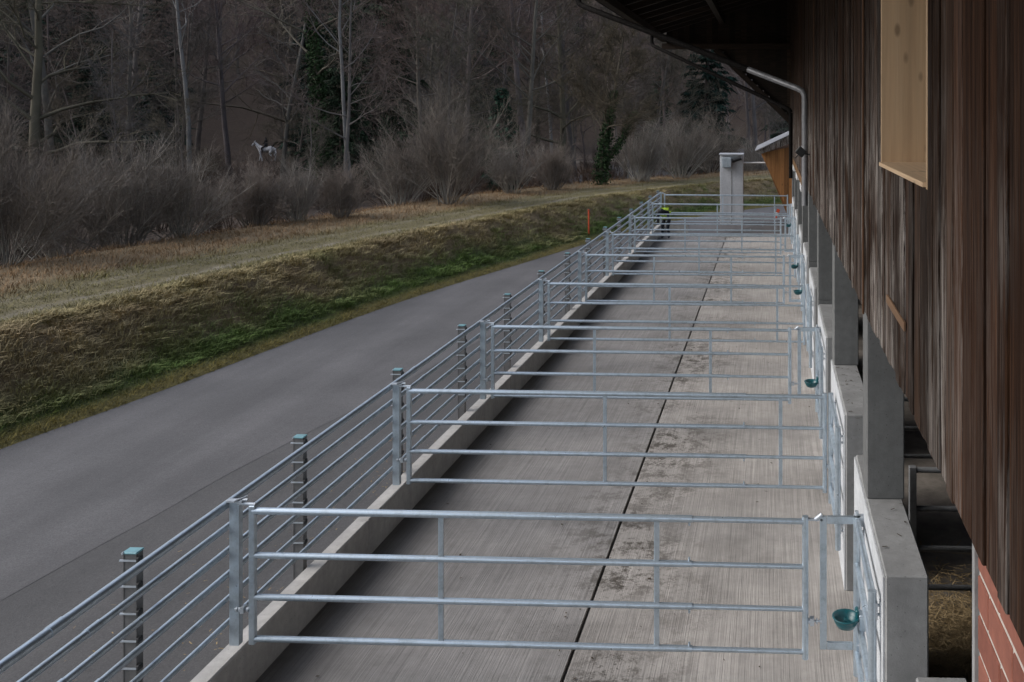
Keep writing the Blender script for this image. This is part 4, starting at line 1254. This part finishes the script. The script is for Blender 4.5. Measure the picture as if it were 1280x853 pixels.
# ------------------------------------------------------------------ grass
def grass_field(name, n, s_lo, s_hi, ln, wd, colf, droop, label, tuft=1, tr=0.1, lift=0.25, y_lo=6.0, y_hi=62.0):
    ok = np.where((EDGE[:, 1] > y_lo) & (EDGE[:, 1] < y_hi) & (EDGE[:, 0] < 18))[0]
    # denser near the camera
    dist = np.hypot(EDGE[ok, 0], EDGE[ok, 1]); w_ = 1 / dist; w_ /= w_.sum()
    nt_ = n // tuft
    i = rng.choice(ok, nt_, p=w_)
    s = rng.uniform(s_lo, s_hi, nt_)
    jt = rng.uniform(-0.25, 0.25, nt_)
    T_ = np.c_[EN[i, 1], -EN[i, 0]]
    cx = EDGE[i, 0] + EN[i, 0] * s + T_[:, 0] * jt; cy_ = EDGE[i, 1] + EN[i, 1] * s + T_[:, 1] * jt
    cz = height(s, cx, cy_)
    tc = colf(s, cx, cy_)
    tl_ = rng.uniform(0.7, 1.3, nt_)
    tdir = unit(rng.normal(size=(nt_, 2)))
    ii = np.repeat(np.arange(nt_), tuft); m_ = len(ii)
    off = rng.normal(size=(m_, 2)) * tr
    base = np.c_[cx[ii] + off[:, 0], cy_[ii] + off[:, 1], cz[ii] - 0.02]
    out = np.c_[unit(off + 1e-4) * 0.75 - EN[i][ii] * droop + tdir[ii] * 0.45 + rng.normal(size=(m_, 2)) * 0.5, np.zeros(m_)]
    L_ = (rng.uniform(ln[0], ln[1], m_) * tl_[ii])[:, None]
    mid = base + np.array([0, 0, 1.0]) * L_ * 0.45 + out * L_ * 0.25
    tip = mid + np.array([0, 0, lift]) * L_ + out * L_ * 0.5
    sd = unit(np.c_[-out[:, 1], out[:, 0], np.zeros(m_)] + rng.normal(size=(m_, 3)) * 0.3) * (rng.uniform(wd[0], wd[1], m_) * 0.5)[:, None]
    vv_ = np.stack([base - sd, base + sd, mid + sd * 0.8, mid - sd * 0.8, tip], 1).reshape(-1, 3)
    b0 = np.arange(m_)[:, None] * 5
    ff = np.concatenate([b0 + np.array([[0, 1, 2]]), b0 + np.array([[0, 2, 3]]), b0 + np.array([[3, 2, 4]])])
    cc = np.repeat(tc[ii] * rng.uniform(0.65, 1.4, (m_, 1)), 5, 0)
    o = link(name, np_mesh(name, vv_, ff, "grass", cc)); o["kind"] = "stuff"
    tag(o, label, "grass")
    return o
def bank_col(s, x, y_):
    n = vnoise(x, y_, 0.35, 4.0); n2 = vnoise(x, y_, 1.3, 8.0)
    dry = np.array([0.36, 0.305, 0.165]); brown = np.array([0.275, 0.215, 0.125]); green = np.array([0.140, 0.205, 0.060]); olive = np.array([0.23, 0.20, 0.085])
    c = dry[None] * np.ones((len(s), 1))
    w_ = np.clip(0.5 + 1.3 * n2, 0, 1)[:, None]; c = c * (1 - w_) + brown * w_
    w_ = np.clip(1.75 - 1.0 * s + 1.0 * n + 0.6 * n2, 0, 1)[:, None]; c = c * (1 - w_) + green * w_
    w_ = (0.6 * sm(1.7, 2.2, s) * np.clip(0.6 + n, 0, 1))[:, None]; c = c * (1 - w_) + olive * w_
    return c
def verge_col(s, x, y_):
    n = vnoise(x, y_, 1.0, 14.0)
    w_ = np.clip(sm(0.1, 0.5, s) + 0.5 * n, 0, 1)[:, None]
    return np.array([0.20, 0.165, 0.05]) * (1 - w_) + np.array([0.080, 0.130, 0.028]) * w_
def top_col(s, x, y_):
    n = vnoise(x, y_, 0.6, 24.0)
    w_ = np.clip(sm(4.2, 5.2, s + 0.8 * n), 0, 1)[:, None]
    return np.array([0.175, 0.155, 0.062]) * (1 - w_) + np.array([0.235, 0.150, 0.080]) * w_
grass_field("bank_grass", 190000, 0.5, 2.35, (0.07, 0.22), (0.007, 0.016), bank_col, 0.22, "matted brown and green long grass covering the road bank", 19, 0.075, 0.10)
grass_field("verge_grass", 50000, -0.02, 0.8, (0.04, 0.11), (0.005, 0.010), verge_col, 0.1, "short yellow-green grass verge between road and bank", 4, 0.06)
grass_field("meadow_grass", 40000, 1.9, 2.82, (0.04, 0.14), (0.006, 0.012), top_col, 0.1, "short olive grass between bank crest and gravel ruts", 4, 0.10)
grass_field("meadow_grass", 32000, 3.1, 4.5, (0.03, 0.10), (0.006, 0.012), top_col, 0.1, "short grass strip between the two ruts of the track", 4, 0.08)
grass_field("meadow_grass", 50000, 4.4, 8.5, (0.07, 0.24), (0.007, 0.014), top_col, 0.1, "dry brown grass between the track and the shrubs", 6, 0.13)
